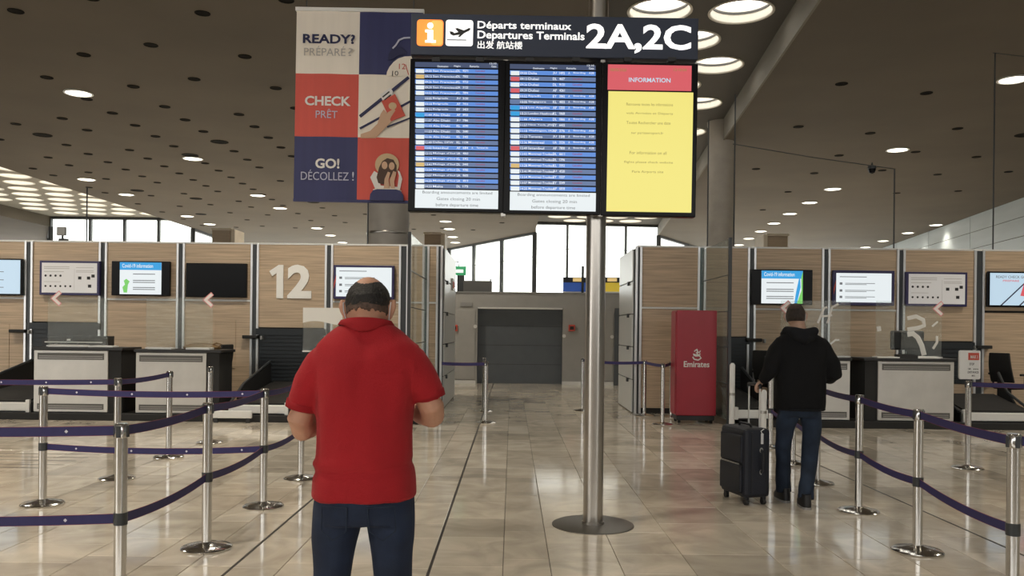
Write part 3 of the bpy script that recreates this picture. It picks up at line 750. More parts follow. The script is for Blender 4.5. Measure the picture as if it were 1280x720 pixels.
# ================================================================== THINGS: monitors on the check-in walls
def monitor(Y, u0, v0, u1, v1, label, kind, frame='black_gloss', b=2.4, tint='scr_white', inner=None):
    c = P((u0+u1)/2, v1, Y-.13); k = (Y-.13)/F
    w, h = (u1-u0)*k, (v1-v0)*k
    e = empty('wall_monitor', c); tag(e, label, 'monitor')
    MB().box(-w/2, w/2, 0, .07, 0, h).build('casing', frame, e, bevel=.008)
    MB().box(-w*.2, w*.2, .07, .099, h*.2, h*.8).build('bracket', 'black', e)
    i0, i1 = (b*k-w/2, w/2-b*k) if inner is None else ((inner[0]-(u0+u1)/2)*k, (inner[1]-(u0+u1)/2)*k)
    j0, j1 = b*k, h-b*k*.9
    if kind == 'off':
        MB().box(i0, i1, -.002, .001, j0, j1).build('dark_screen', 'black_gloss', e); return e
    MB().box(i0, i1, -.003, .001, j0, j1).build('screen', tint, e)
    W_, H_ = i1-i0, j1-j0
    def qd(mb, a, b_, c_, d): mb.add([(i0+W_*a, -.005, j0+H_*c_),(i0+W_*b_, -.005, j0+H_*c_),(i0+W_*b_, -.005, j0+H_*d),(i0+W_*a, -.005, j0+H_*d)], [(0,1,2,3)])
    if kind == 'icons':
        g = MB(); t = MB()
        for q in range(4): g.tube([(i0+W_*(.07+.09*q), -.004, j0+H_*.57), (i0+W_*(.07+.09*q), -.0045, j0+H_*.57)], .022, 8)
        for q in range(6): g.tube([(i0+W_*(.07+.09*q), -.004, j0+H_*.22), (i0+W_*(.07+.09*q), -.0045, j0+H_*.22)], .020, 8)
        for a, d in ((.66,.45),(.82,.45),(.90,.52),(.84,.18)): qd(g, a, a+.06, d, d+.10)
        for d in (.86, .80): qd(t, .04, .50, d, d+.018)
        for d in (.84, .74, .69): qd(t, .62, .94, d, d+.014)
        qd(t, .59, .594, .1, .8); qd(t, .04, .4, .70, .715); qd(t, .04, .35, .36, .372)
        tag(g.build('icon_print', 'ink_black', e), kind='stuff'); tag(t.build('text_print', 'ink_grey', e), kind='stuff')
    elif kind in ('news', 'news2'):
        g = MB(); qd(g, 0, 1, .76, 1); g.build('title_band', 'scr_lblue', e)
        t = MB(); text_into(t, 'Covid-19 information', i0+W_*.06, i0+W_*.80, j0+H_*.83, j0+H_*.95, -.007, .01); t.build('title_text', 'scr_white', e)
        t = MB()
        for d in (.62, .42, .36, .20, .14): qd(t, .32 if kind == 'news' else .12, .85 if kind == 'news' else .78, d, d+.025)
        tag(t.build('text_lines', 'scr_grey', e), kind='stuff')
        f = MB()
        if kind == 'news':
            f.plate([(i0+W_*a, j0+H_*z) for a, z in ((.10,.05),(.18,.05),(.20,.30),(.24,.40),(.16,.48),(.10,.42),(.13,.30),(.07,.22))], -.006, -.004)
        else:
            f.plate([(i0+W_*a, j0+H_*z) for a, z in ((.86,0),(1,0),(1,.98),(.96,.8),(.97,.4))], -.006, -.004)
            g2 = MB(); g2.plate([(i0+W_*a, j0+H_*z) for a, z in ((.80,0),(.86,0),(.95,.5),(.93,.9),(.84,.35))], -.008, -.006); g2.build('blue_figure', 'scr_lblue', e)
        f.build('green_figure', 'scr_green', e)
    elif kind == 'list':
        t = MB(); qd(t, .06, .55, .86, .885)
        for d in (.60, .36, .14):
            qd(t, .06, .11, d, d+.08); qd(t, .16, .70, d+.04, d+.06); qd(t, .16, .55, d, d+.018)
        tag(t.build('text_lines', 'scr_grey', e), kind='stuff')
        f = MB().plate([(-w/2+.01, h*.30), (-w/2+.05, h*.55), (-w/2+.05, h*.72), (-w/2+.01, h*.45)], -.004, -.001); f.build('red_mark', 'ink_red', e)
    elif kind == 'ad':
        t = MB(); text_into(t, 'READY CHECK GO', i0+W_*.10, i0+W_*.62, j0+H_*.84, j0+H_*.92, -.005, .01); t.build('title_text', 'scr_grey', e)
        t = MB(); text_into(t, 'PREPARE', i0+W_*.22, i0+W_*.5, j0+H_*.73, j0+H_*.79, -.005, .01); t.build('title_text', 'scr_red', e)
        f = MB()
        for a in (.18, .50): f.plate([(i0+W_*a, j0), (i0+W_*(a+.03), j0), (i0+W_*(a+.55), j0+H_*.9), (i0+W_*(a+.52), j0+H_*.9)], -.006, -.004)
        f.build('stripe_print', 'ink_navy', e)
        MB().plate([(i0+W_*a, j0+H_*z) for a, z in ((.52,.30),(.86,.22),(.92,.62),(.60,.80))], -.009, -.007).build('passport_print', 'scr_red', e)
    return e
monitor(YL, -45, 323, 27, 369, 'wall monitor with pale blue screen cut by the left edge', 'list', b=2.0, tint='scr_pale')
monitor(YL, 49, 326, 124, 369, 'purple framed icon poster monitor above the leftmost desk', 'icons', 'purple_frame', 3, 'poster_white')
monitor(YL, 139, 326.5, 212, 369.5, 'black wall monitor showing blue headed notice with green figure', 'news', inner=(149.5, 201.5), b=1.6)
monitor(YL, 232, 329, 308, 371.5, 'switched off black wall monitor left of the number twelve', 'off')
monitor(YL, 416.5, 331.5, 492.5, 374, 'navy framed white monitor behind the head of the man in red', 'list', 'purple_frame', 3.2)
monitor(YR, 939, 337, 1015.5, 381, 'black wall monitor with blue and green notice above the walking man', 'news2', inner=(951.5, 1003), b=1.6)
monitor(YR, 1041, 338, 1118, 382, 'navy framed monitor with three line list right of the walking man', 'list', 'purple_frame', 4)
monitor(YR, 1132.5, 340, 1209, 383, 'purple framed icon poster monitor above the right desk', 'icons', 'purple_frame', 3, 'poster_white')
monitor(YR, 1235, 339.5, 1312, 384, 'wall monitor with red passport picture at the right edge', 'ad', b=2.2, tint='scr_pale')
# big desk number
n12 = empty('counter_number', (ux(363,350,YL-.035), YL-.035, 0)); tag(n12, 'large white number 12 on the wood wall', 'number')
k = YL/F; zc = uz(363, 373, YL)
for s, a, b in (('1', -26, -8.5), ('2', -3.5, 26.5)):
    mb = MB()
    if s == '1': mb.add([(x*k, 0, zc+z*k) for x, z in ((-17,0),(-8.5,0),(-8.5,41.5),(-14.5,41.5),(-26,33.5),(-22.5,27.5),(-17,31))], [(0,1,2,3,4,5,6)])
    else: text_into(mb, s, a*k, b*k, zc, zc+42*k, 0, .04)
    o = mb.build('digit', 'number_white', n12)
    so = o.modifiers.new('thick', 'SOLIDIFY'); so.thickness = .02; so.offset = 0; o.location.y = -.011

# tan boxes, thin poles and wires above the walls
def tanbox(u0, u1, v0, Y, z0, label, side=0):
    x0, x1 = ux(u0, v0, Y), ux(u1, v0, Y); z1 = uz((u0+u1)/2, v0, Y)
    e = empty('tan_pillar', ((x0+x1)/2, Y, 0)); tag(e, label, 'pillar'); w = (x1-x0)/2
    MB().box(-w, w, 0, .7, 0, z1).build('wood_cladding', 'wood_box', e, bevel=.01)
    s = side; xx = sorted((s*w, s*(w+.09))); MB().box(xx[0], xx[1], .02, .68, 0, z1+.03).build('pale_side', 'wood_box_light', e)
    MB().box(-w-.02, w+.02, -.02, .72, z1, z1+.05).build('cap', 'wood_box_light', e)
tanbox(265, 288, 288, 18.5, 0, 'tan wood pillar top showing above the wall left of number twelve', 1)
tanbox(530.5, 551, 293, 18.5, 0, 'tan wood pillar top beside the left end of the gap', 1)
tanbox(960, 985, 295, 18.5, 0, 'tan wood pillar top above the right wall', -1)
def pole(u, v0, Y, label, arms=()):
    b = P(u, 320, Y); zt = uz(u, v0, Y)
    e = empty('thin_pole', (b.x, Y, 0)); tag(e, label, 'pole')
    MB().tube([(0,0,.02), (0,0,zt)], .014, 8).build('rod', 'profile_dark', e); MB().lathe([(.09,0),(.09,.015),(.03,.025)], n=12).build('base_plate', 'steel_base', e)
    for (du, dv) in arms:
        q = P(u+du, v0+dv[1], Y); s0 = P(u, v0+dv[0], Y)
        MB().tube([s0 - Vector((b.x, Y, 0)), (s0+q)/2 - Vector((b.x, Y, .02)), q - Vector((b.x, Y, 0))], .008, 6).build('wire', 'profile_dark', e)
pole(1241, 66, 16.2, 'tall thin pole above the right wall with wire at its top', [(90, (0, 8))])
pole(1117, 211, 16.2, 'short thin pole above the monitor right of the walking man', [(-201, (0, -31))])
pole(917, 118, 16.2, 'thin pole beside the pale round column', [])
pole(884, 150, 16.4, 'thin pole left of the pale round column', [])
pole(108, 234, 16.6, 'thin pole above the wall at far left', [])
pole(459.5, 200, 16.0, 'thin pole left of the grey column under the banner', [])
cm = P(1090, 211, 16.2); cmo = empty('dome_camera', cm); tag(cmo, 'small dark dome camera hanging on the wire', 'camera')
MB().lathe([(.0,-.10),(.05,-.08),(.07,-.03),(.07,.0)], n=14).build('dome', 'black_gloss', cmo, smooth=True); MB().lathe([(.08,0),(.08,.05),(.02,.07),(.012,.12),(0,.12)], n=14).build('mount', 'profile_dark', cmo)
fl = P(84, 297, 15.7); flo = empty('floodlight', (fl.x, YL+.04, TOP+.032)); tag(flo, 'small grey floodlight standing on the left wall', 'light')
MB().box(-.10, .06, -.03, .03, .10, .26).build('lamp_body', 'wall_grey_light', flo, bevel=.01); MB().tube([(0,0,0),(0,0,.1)], .02, 8).build('stem', 'profile_dark', flo); MB().box(-.05,.09,-.05,.05,0,.04).build('foot', 'black', flo)

# far things seen over the service wall
YB = 26.0
for (u0, u1, m, label) in ((704, 736, 'board_blue', 'blue lit board seen over the grey wall left of the mast'), (748, 778, 'board_yellow', 'yellow lit board seen over the grey wall right of the mast')):
    x0, x1 = ux(u0,355,YB), ux(u1,355,YB); zb, zm, ztp = uz(u0,370,YB), uz(u0,353,YB), uz(u0,346.5,YB)
    e = empty('lit_board', ((x0+x1)/2, YB, 0)); tag(e, label, 'board'); w = (x1-x0)/2
    MB().box(-w, w, 0, .1, zb, zm).build('coloured_panel', m, e); MB().box(-w, w, -.02, .12, zm, ztp).build('dark_header', 'black', e)
    MB().box(-.1, .2, -.03, -.02, zm+.03, ztp-.02).build('header_print', 'scr_amber', e); MB().box(-w, w, -.01, .11, zb-.02, zb+.14).build('white_foot', 'white_flat', e)
    for s in (-1, 1): MB().box(s*w*.9-.03, s*w*.9+.03, .03, .09, 0, zb-.02).build('leg', 'profile_dark', e)
MBp = empty('antenna_pole', (ux(728,340,YB), YB-.15, 0)); tag(MBp, 'slim dark pole standing by the blue board', 'pole')
MB().tube([(0,0,0),(0,0,uz(728,333,YB))], .04, 8).build('shaft', 'profile_dark', MBp); MB().lathe([(.15,0),(.15,.02),(.05,.03)], n=12).build('foot', 'profile_dark', MBp)
e = empty('exit_sign', P(574, 344, 20.5)); tag(e, 'small green exit sign at the left end of the gap', 'sign')
MB().box(-.17, .17, 0, .06, 0, .22).build('lit_face', 'exit_green', e, bevel=.01); MB().box(-.12, .10, -.004, 0, .06, .14).build('white_mark', 'white_sign', e)
MB().tube([(-.02,.03,.22),(-.02,.03,.33),(-.55,.03,.40)], .015, 6).build('bracket_arm', 'profile_dark', e)
MB().tube([(-.55,.03,.40),(-.55,.03,-P(574,344,20.5).z)], .03, 8).build('mast', 'profile_dark', e)
e = empty('machine_box', (ux(598,360,23.05), 23.03, zt+.03)); tag(e, 'grey machine housing sitting on the service wall', 'machine')
k = YD/F
MB().box(-20*k, 17*k, -.02, .2, 0, 14*k).build('housing', 'grey_box', e, bevel=.02); MB().box(-27*k, -18*k, -.02, .2, 0, 22*k).build('dark_tower', 'profile_dark', e, bevel=.02)
MB().tube([(15*k,.08,14*k),(15*k,.08,17*k)], .02, 6).build('stub', 'profile_dark', e)
sgp = P(566, 362, 17.5)
e = empty('warning_plate', (ux(551,350,YL)+.085, 17.4, sgp.z)); tag(e, 'small white warning plate with red print on the block end', 'sign')
MB().box(0, .02, -.25, .25, -.02, .22).build('plate', 'white_flat', e); MB().box(.02, .024, -.2, -.02, .02, .16).build('red_print', 'ink_red', e); MB().box(.02, .024, .04, .2, .02, .16).build('red_print', 'ink_red', e)

# ================================================================== THINGS: check-in desks
def chevron(par, x, z, s, y):
    MB().plate([(x+.60*s,z+s),(x-.5*s,z),(x+.60*s,z-s),(x+.95*s,z-.62*s),(x+.28*s,z),(x+.95*s,z+.62*s)][::-1], y-.004, y-.001).build('arrow_edge', 'pink', par)
    MB().plate([(x+.60*s,z+.85*s),(x-.33*s,z),(x+.60*s,z-.85*s),(x+.82*s,z-.60*s),(x+.16*s,z),(x+.82*s,z+.60*s)][::-1], y-.006, y-.004).build('arrow_sticker', 'pink_pale', par)
def desk(u0, u1, side, Yf, label, vtop):
    """steel front panel with two dark grilles, black cheek on one side, black top; stands on the platform"""
    x0, x1 = ux(u0, 480, Yf), ux(u1, 480, Yf); w = x1-x0; ztop = uz((u0+u1)/2, vtop, Yf)
    e = empty('checkin_desk', ((x0+x1)/2, Yf, .11)); tag(e, label, 'desk'); h = ztop-.11
    MB().box(-w/2, w/2, .03, .62, .0, h-.045).build('carcass', 'black', e)
    f = MB().box(-w/2, w/2, 0, .03, .015, h-.05).build('front_panel', 'steel_panel', e, bevel=.006)
    for z0, z1 in ((h*.83-.02, h*.91), (.055, .145)):
        g = MB().box(-w*.45, w*.45, -.006, .0, z0, z1).build('grille', 'grille_dark', f, bevel=.004)
        for q in range(2): MB().box(-w*.43, w*.43, -.010, -.006, z0+.02+q*.03, z0+.028+q*.03).build('grille_bar', 'steel_base', g)
    cs = side; xx = sorted((cs*w/2, cs*(w/2+.20)))
    MB().box(xx[0], xx[1], .02, .62, 0, h-.045).build('side_cheek', 'black_matte', e, bevel=.004)
    xt = sorted((-cs*(w/2+.02), cs*(w/2+.24)))
    MB().box(xt[0], xt[1], -.03, .66, h-.045, h).build('desk_top', 'black', e, bevel=.006)
    return e, w, ztop
def shield(u0, u1, v0, Yp, zb, label, arrow=None, decals=(), band=None):
    x0, x1 = ux(u0, 400, Yp), ux(u1, 400, Yp); zt_ = uz((u0+u1)/2, v0, Yp); w = (x1-x0)/2
    e = empty('plexiglass_shield', ((x0+x1)/2, Yp, zb)); tag(e, label, 'screen guard')
    MB().box(-w, w, -.004, .004, .02, zt_-zb).build('pane', 'shield', e)
    for s in (-1, 1): MB().box(s*w*.78-min(.16,w*.2), s*w*.78+min(.16,w*.2), -.06, .06, 0, .022).build('foot', 'alu_pale', e)
    def lo(u, v): q = P(u, v, Yp); return q.x-e.location.x, q.z-zb
    if arrow: a = lo(*arrow); chevron(e, a[0], a[1], 10*Yp/F, -.004)
    for pts, wd in decals: MB().tube([(lo(u,v)[0], -.006, lo(u,v)[1]) for u, v in pts], wd*Yp/F, 8, flat=.08, up=(0,0,1)).build('white_decal', 'decal_white', e)
    if band:
        a = lo(band[0], band[1]); b = lo(band[2], band[3])
        n = 10; out = [(a[0]+(b[0]-a[0])*i/n, b[1]+.03*math.sin(i/n*5)) for i in range(n+1)] + [(b[0], a[1]), (a[0], a[1])]
        MB().plate(out, -.008, -.005).build('white_band', 'decal_white', e)
d1_, w1, zt1 = desk(42, 134.5, 1, 13.1, 'steel fronted check-in desk under the leftmost icon poster', 434)
d2_, w2, zt2 = desk(169.5, 257.5, 1, 13.1, 'steel fronted check-in desk below the switched off monitor', 437)
d3_, w3, zt3 = desk(1097.5, 1192.5, -1, 13.2, 'steel fronted check-in desk beside the conveyor on the right', 448)
d5_, w5, zt5 = desk(396, 480, 1, 13.1, 'steel fronted check-in desk hidden behind the man in red', 441)
d4_, w4, zt4 = desk(990, 1062.5, -1, 13.2, 'steel fronted check-in desk behind the walking man', 447)
shield(60, 135, 372, 13.45, zt1, 'clear shield with pink arrow on the leftmost desk', (68, 373))
shield(183, 266, 372, 13.45, zt2, 'clear shield with pink arrow on the second desk from left', (258, 375))
shield(379, 428, 385, 13.35, zt5, 'clear shield with white band left of the man in red', None, (), (379, 384.5, 428, 404))
shield(1127, 1177, 381, 13.5, zt3, 'clear shield with white swirl decals on the right desk', (1170, 386),
  [([(1134,398),(1145,395.5),(1154,400),(1155,407),(1147,410),(1134,412)], 2.6), ([(1134,418),(1141,417),(1147,422),(1152,432),(1155,444)], 3.2), ([(1165,408),(1172,402)], 1.2), ([(1166,436),(1171,428),(1171,420)], 1.6)])
shield(976, 1063, 376, 13.5, zt4, 'clear shield with white letters behind the walking man', (979, 385),
  [([(1022,404),(1030,385),(1034,384)], 1.4), ([(1034,404),(1040,384),(1048,380)], 1.4), ([(1024,396),(1040,394)], 1.2), ([(1038,430),(1044,425),(1049,425)], 1.2)])
shield(1095, 1118, 376, 13.42, zt3, 'narrow clear shield on the left side of the right desk', None, [([(1098,408),(1099,414)], 2.6)])
# things on the desks
def slab_thing(name, m, u0, u1, Yp, z, h, label, cat, dep=.22):
    x0, x1 = ux(u0,430,Yp), ux(u1,430,Yp); e = empty(name, ((x0+x1)/2, Yp, z)); tag(e, label, cat); w = (x1-x0)/2
    MB().box(-w, w, 0, dep, 0, h).build('body', m, e, bevel=.004); return e, w
e, w = slab_thing('boarding_pass_printer', 'black', 52, 132, 13.7, zt1, .13, 'long black printer unit on the leftmost desk', 'printer', .3)
MB().box(-w*.9, w*.9, -.01, 0, .06, .075).build('paper_slot', 'alu_pale', e); MB().box(-w*.2, -w*.1, -.012, 0, .09, .12).build('lever', 'alu_pale', e); MB().box(-w, w, .05, .3, .13, .17).build('lid', 'shutter', e)
e, w = slab_thing('keyboard', 'white_flat', 60, 106, 13.16, zt1, .03, 'pale keyboard on the leftmost desk', 'keyboard', .16)
for q in range(3): MB().box(-w*.94, w*.94, .015+q*.047, .05+q*.047, .03, .036).build('key_row', 'ink_grey', e)
e, w = slab_thing('document_tray', 'white_flat', 110, 141, 13.16, zt1, .025, 'white document tray on the right of the leftmost desk', 'tray', .2)
MB().box(-w*.85, w*.85, .02, .18, .025, .028).build('paper', 'decal_white', e)
e, w = slab_thing('keyboard', 'white_flat', 184, 214, 13.16, zt2, .028, 'pale keyboard on the second desk from left', 'keyboard', .16)
for q in range(3): MB().box(-w*.94, w*.94, .015+q*.047, .05+q*.047, .028, .034).build('key_row', 'ink_grey', e)
e, w = slab_thing('document_tray', 'white_flat', 232, 262, 13.16, zt2, .03, 'white tray under the pink arrow on the second desk', 'tray', .2)
MB().box(-w*.85, w*.85, .02, .18, .03, .033).build('paper', 'decal_white', e)
bp = P(250, 436, 13.55); e = empty('brown_bag', (bp.x, 13.64, zt2)); tag(e, 'brown soft bag lying on the second desk', 'bag')
MB().loft([(0,0,0,.30,.10),(0,0,.03,.32,.11),(-.02,0,.07,.24,.08),(-.03,0,.10,.10,.04)], 20).build('bag_body', 'brown_bag', e, smooth=True)
MB().tube([(.15,-.02,.06),(.25,-.03,.10),(.33,-.03,.08),(.27,-.03,.03)], .014, 8).build('strap', 'brown_bag', e)
e, w = slab_thing('desk_monitor', 'black', 1128, 1146, 13.72, zt3, .02, 'black desk monitor with rounded back on the right desk', 'monitor', .2)
MB().tube([(0,.1,.02),(0,.1,.18)], .03, 10).build('stand', 'black', e); MB().box(-.28,.28,.06,.12,.12,.44).build('screen_back', 'black', e, bevel=.03)
e, w = slab_thing('document_tray', 'white_flat', 1097, 1125, 13.17, zt3, .02, 'white tray on the left of the right desk', 'tray', .2)
MB().box(-w*.85, w*.85, .02, .18, .02, .023).build('paper', 'decal_white', e)
e, w = slab_thing('counter_scanner', 'black', 1125, 1148, 13.17, zt3, .06, 'low black scanner on the right desk', 'scanner', .2)
MB().box(-w*.7, w*.7, .03, .17, .06, .066).build('glass_plate', 'black_gloss', e)
e, w = slab_thing('document_tray', 'white_flat', 1148, 1176, 13.17, zt3, .03, 'white tray below the swirl decals on the right desk', 'tray', .2)
MB().box(-w*.85, w*.85, .02, .18, .03, .033).build('paper', 'decal_white', e)
for nm, u, par_z, lab in (('waste_bin', 159, .11, 'black waste bin between the two left desks'), ('waste_bin', 1076, .11, 'black waste bin between the two right desks')):
    Yp = 14.1; e = empty(nm, (ux(u,480,Yp), Yp, par_z)); tag(e, lab, 'bin')
    MB().loft([(0,0,0,.15,.13),(0,0,.55,.18,.16)], 20, 5).build('bin_body', 'black', e); MB().loft([(0,0,.55,.19,.17),(0,0,.59,.19,.17)], 20, 5).build('bin_rim', 'black_matte', e)

# baggage conveyors
def conveyor(u0, u1, Yf, Yw, label):
    x0, x1 = ux(u0,500,Yf), ux(u1,500,Yf); w = (x1-x0)/2; e = empty('baggage_conveyor', ((x0+x1)/2, Yf, .11)); tag(e, label, 'conveyor')
    Lc = Yw-Yf-.10
    MB().add([(-w,.06,0),(w,.06,0),(w,Lc,0),(-w,Lc,0),(-w,.06,.16),(w,.06,.16),(w,Lc,.36),(-w,Lc,.36)], [(0,3,2,1),(4,5,6,7),(0,1,5,4),(1,2,6,5),(2,3,7,6),(3,0,4,7)]).build('bed', 'black', e)
    MB().add([(-w+.09,.08,.155),(w-.09,.08,.155),(w-.09,Lc-.02,.35),(-w+.09,Lc-.02,.35),(-w+.09,.08,.185),(w-.09,.08,.185),(w-.09,Lc-.02,.385),(-w+.09,Lc-.02,.385)], [(0,3,2,1),(4,5,6,7),(0,1,5,4),(1,2,6,5),(2,3,7,6),(3,0,4,7)]).build('belt', 'rubber', e)
    MB().box(-w+.02, w-.02, 0, .06, .02, .155).build('front_bumper', 'alu_pale', e, bevel=.015)
    for s in (-1, 1):
        MB().box(s*(w-.05)-.03, s*(w-.05)+.03, -.005, .065, .0, .20).build('bumper_end', 'alu_pale', e, bevel=.01)
        MB().add([(s*w-.02,.5,.2),(s*w+.02,.5,.2),(s*w+.02,Lc,.3),(s*w-.02,Lc,.3),(s*w-.02,.75,.42),(s*w+.02,.75,.42),(s*w+.02,Lc,.72),(s*w-.02,Lc,.72)], [(0,3,2,1),(4,5,6,7),(0,1,5,4),(1,2,6,5),(2,3,7,6),(3,0,4,7)]).build('side_guard', 'black_matte', e)
        MB().tube([(s*w,.1,.16),(s*w,.8,.44),(s*w,Lc,.75)], .022, 8).build('guard_rail', 'profile_dark', e, smooth=True)
conveyor(-62, 38, 13.1, YL, 'black baggage conveyor with white bumper at the left edge')
conveyor(284, 362, 13.1, YL, 'black baggage conveyor below the number twelve')
conveyor(917, 968, 13.2, YR, 'black baggage conveyor behind the suitcase')
conveyor(1203, 1296, 13.2, 14.35, 'black baggage conveyor at the right edge')
e = empty('floor_bumper', (ux(290,520,12.95), 12.93, 0)); tag(e, 'low white bumper bar in front of the platform below number twelve', 'bumper')
MB().box(-.31,.31,0,.05,.07,.19).build('bar', 'alu_pale', e, bevel=.015)
for s in (-1,1): MB().box(s*.25-.03, s*.25+.03, .005, .045, 0, .075).build('foot', 'black', e)
# white rail posts beside the right conveyor
for u, v0, Yp, lab in ((909.8, 453, 13.3, 'white rail post between red kiosk and conveyor'), (954.5, 487, 11.9, 'white rail post behind the suitcase handle')):
    zt_ = uz(u, v0, Yp); zb_ = .11 if Yp > 13.15 and u > 915 else 0
    b = P(u, 500, Yp); e = empty('rail_post', (b.x, 13.05 if Yp > 13 else Yp, 0)); tag(e, lab, 'post')
    MB().lathe([(.07,0),(.07,.02),(.043,.025),(.043,zt_-.03),(.02,zt_)], n=16).build('tube', 'alu_pale', e, smooth=True); MB().lathe([(.046,zt_*.5),(.046,zt_*.5+.04)], n=16).build('collar', 'steel_base', e)

# office chairs
def office_chair(loc, rz, label):
    e = empty('office_chair', loc, rz); tag(e, label, 'chair', 'black office chairs')
    MB().loft([(0,0,.44,.20,.20),(0,0,.46,.235,.23),(0,0,.51,.235,.23),(0,0,.53,.20,.20)], 24, 4).build('seat', 'black_matte', e, smooth=True)
    mb = MB(); out = []
    for i in range(9):
        t = i/8; z = .56 + t*.52; y = .20 + .03*math.sin(t*3.1) + t*.10; w = .215 - .03*t**2
        out.append((z, y, w))
    vs = []; fs = []
    for z, y, w in out: vs += [(-w,y-.04,z),(w,y-.04,z),(w,y,z),(-w,y,z)]
    for i in range(8):
        for k in range(4): l = (k+1) % 4; fs.append((4*i+k, 4*i+l, 4*i+4+l, 4*i+4+k))
    fs += [(0,1,2,3), (32,33,34,35)]
    MB().add(vs, fs).build('backrest', 'black_matte', e, bevel=.015)
    MB().tube([(0,.12,.45),(0,.26,.48),(0,.26,.68)], .025, 8).build('back_bar', 'black', e)
    for s in (-1,1): MB().tube([(s*.22,.02,.47),(s*.29,.02,.50),(s*.29,.02,.68),(s*.29,-.14,.70),(s*.29,.14,.70)], .02, 8).build('armrest', 'black', e)
    MB().tube([(0,0,.10),(0,0,.45)], .03, 12).build('gas_column', 'black', e)
    for k in range(5):
        a = 2*math.pi*k/5; c, q = math.cos(a), math.sin(a)
        l = MB().tube([(0,0,.11),(.28*c,.28*q,.07)], [.03,.02], 8).build('base_leg', 'black', e)
        MB().tube([(.28*c-.02*q,.28*q+.02*c,.03),(.28*c+.02*q,.28*q-.02*c,.03)], .03, 10).build('caster', 'black_matte', l)
pc_ = P(1265, 480, 14.2); office_chair((P(1262,480,14.72).x, 14.72, .11), R(115), 'black office chair behind the conveyor at the right edge')
pc_ = P(953, 480, 14.35); office_chair((4.56, 14.6, .11), R(130), 'black office chair behind the walking man')
pc_ = P(266, 480, 14.3); office_chair((pc_.x-.02, 14.3, .11), R(-100), 'black office chair beside the desk left of number twelve')

# red kiosk
kp = G(869.5, 529.5); k = kp.y/F
e = empty('red_kiosk', kp); tag(e, 'tall dark red airline kiosk panel standing on a black base', 'kiosk'); kw = 25*k; kh = uz(869, 388, kp.y); 
MB().box(-kw*.94, kw*.94, .0, .42, .05, .13).build('base', 'black', e, bevel=.01)
MB().box(-kw, kw, -.02, .44, .13, kh).build('body', 'red_kiosk', e, bevel=.012)
MB().box(-kw-.012, -kw, .03, .40, .16, kh-.03).build('side_trim', 'red_kiosk', e)
for sx in (-1,1):
    for y in (.06,.36): MB().tube([(sx*kw*.8-.02,y,.03),(sx*kw*.8+.02,y,.03)], .03, 10).build('caster', 'black_matte', e)
zt_ = uz(869, 459, kp.y); text('brand_text', 'Emirates', 'ink_white', e, -16*k, 16*k, zt_, zt_+7.5*k, -.023, .02)
zl = zt_+9*k
for pts, wd in (([(-5,4),(-3,1),(2,0),(5.5,2.5),(3.5,5.5),(-1,5),(-4,6.5)], .85), ([(-4.5,7.5),(0,6),(4.5,7.5),(3,10),(-1,9)], .75), ([(0,5),(1.2,10),(0,14)], .75), ([(-3,10.5),(-1.5,12.5),(1.5,12)], .7), ([(3.5,9.5),(4.6,12)], .6)):
    MB().tube([(x*k, -.023, zl+z*k) for x, z in pts], wd*k, 8, flat=.1, up=(0,0,1)).build('emblem_stroke', 'ink_white', e)

# ================================================================== THINGS: belt barrier posts
HS = .985
base_me = MB().lathe([(.165,0),(.168,.012),(.155,.022),(.10,.034),(.05,.042),(.034,.05),(0,.05)], n=36).mesh('base', 'steel_post')
post_me = MB().lathe([(.0318,.045),(.0318,HS-.06)], n=24).mesh('post', 'steel_post')
cap_me = MB().lathe([(.033,HS-.075),(.0345,HS-.07),(.0345,HS-.006),(.030,HS),(0,HS)], n=24).mesh('belt_head', 'steel_post')
sl_ = MB()
for a_, b_ in ((.012,.037),(.037,.012)): sl_.box(-a_, a_, -b_, b_, HS-.072, HS-.012)
slot_me = sl_.mesh('belt_slot', 'profile_dark')
clip_me = MB().lathe([(.0322,.452),(.0352,.454),(.0352,.516),(.0322,.518)], n=20).mesh('belt_clip', 'profile_dark')
for me in (base_me, post_me, cap_me, clip_me):
    shade(me)
def barrier(u, v, label, top=False, low=True):
    p = G(u, v)
    if top:                                       # only the head shows: distance from the head height
        x, y = unroll(u, v); Yq = (HC-HS)*F/y; p = Vector((x*Yq/F, Yq, 0))
    e = empty('barrier_post', p); tag(e, label, 'barrier post', 'chrome belt barrier posts')
    inst('base', base_me, e, (0,0,0)); inst('post', post_me, e, (0,0,0)); inst('belt_slot', slot_me, inst('belt_head', cap_me, e, (0,0,0)), (0,0,0))
    if low: inst('belt_clip', clip_me, e, (0,0,0))
    return e
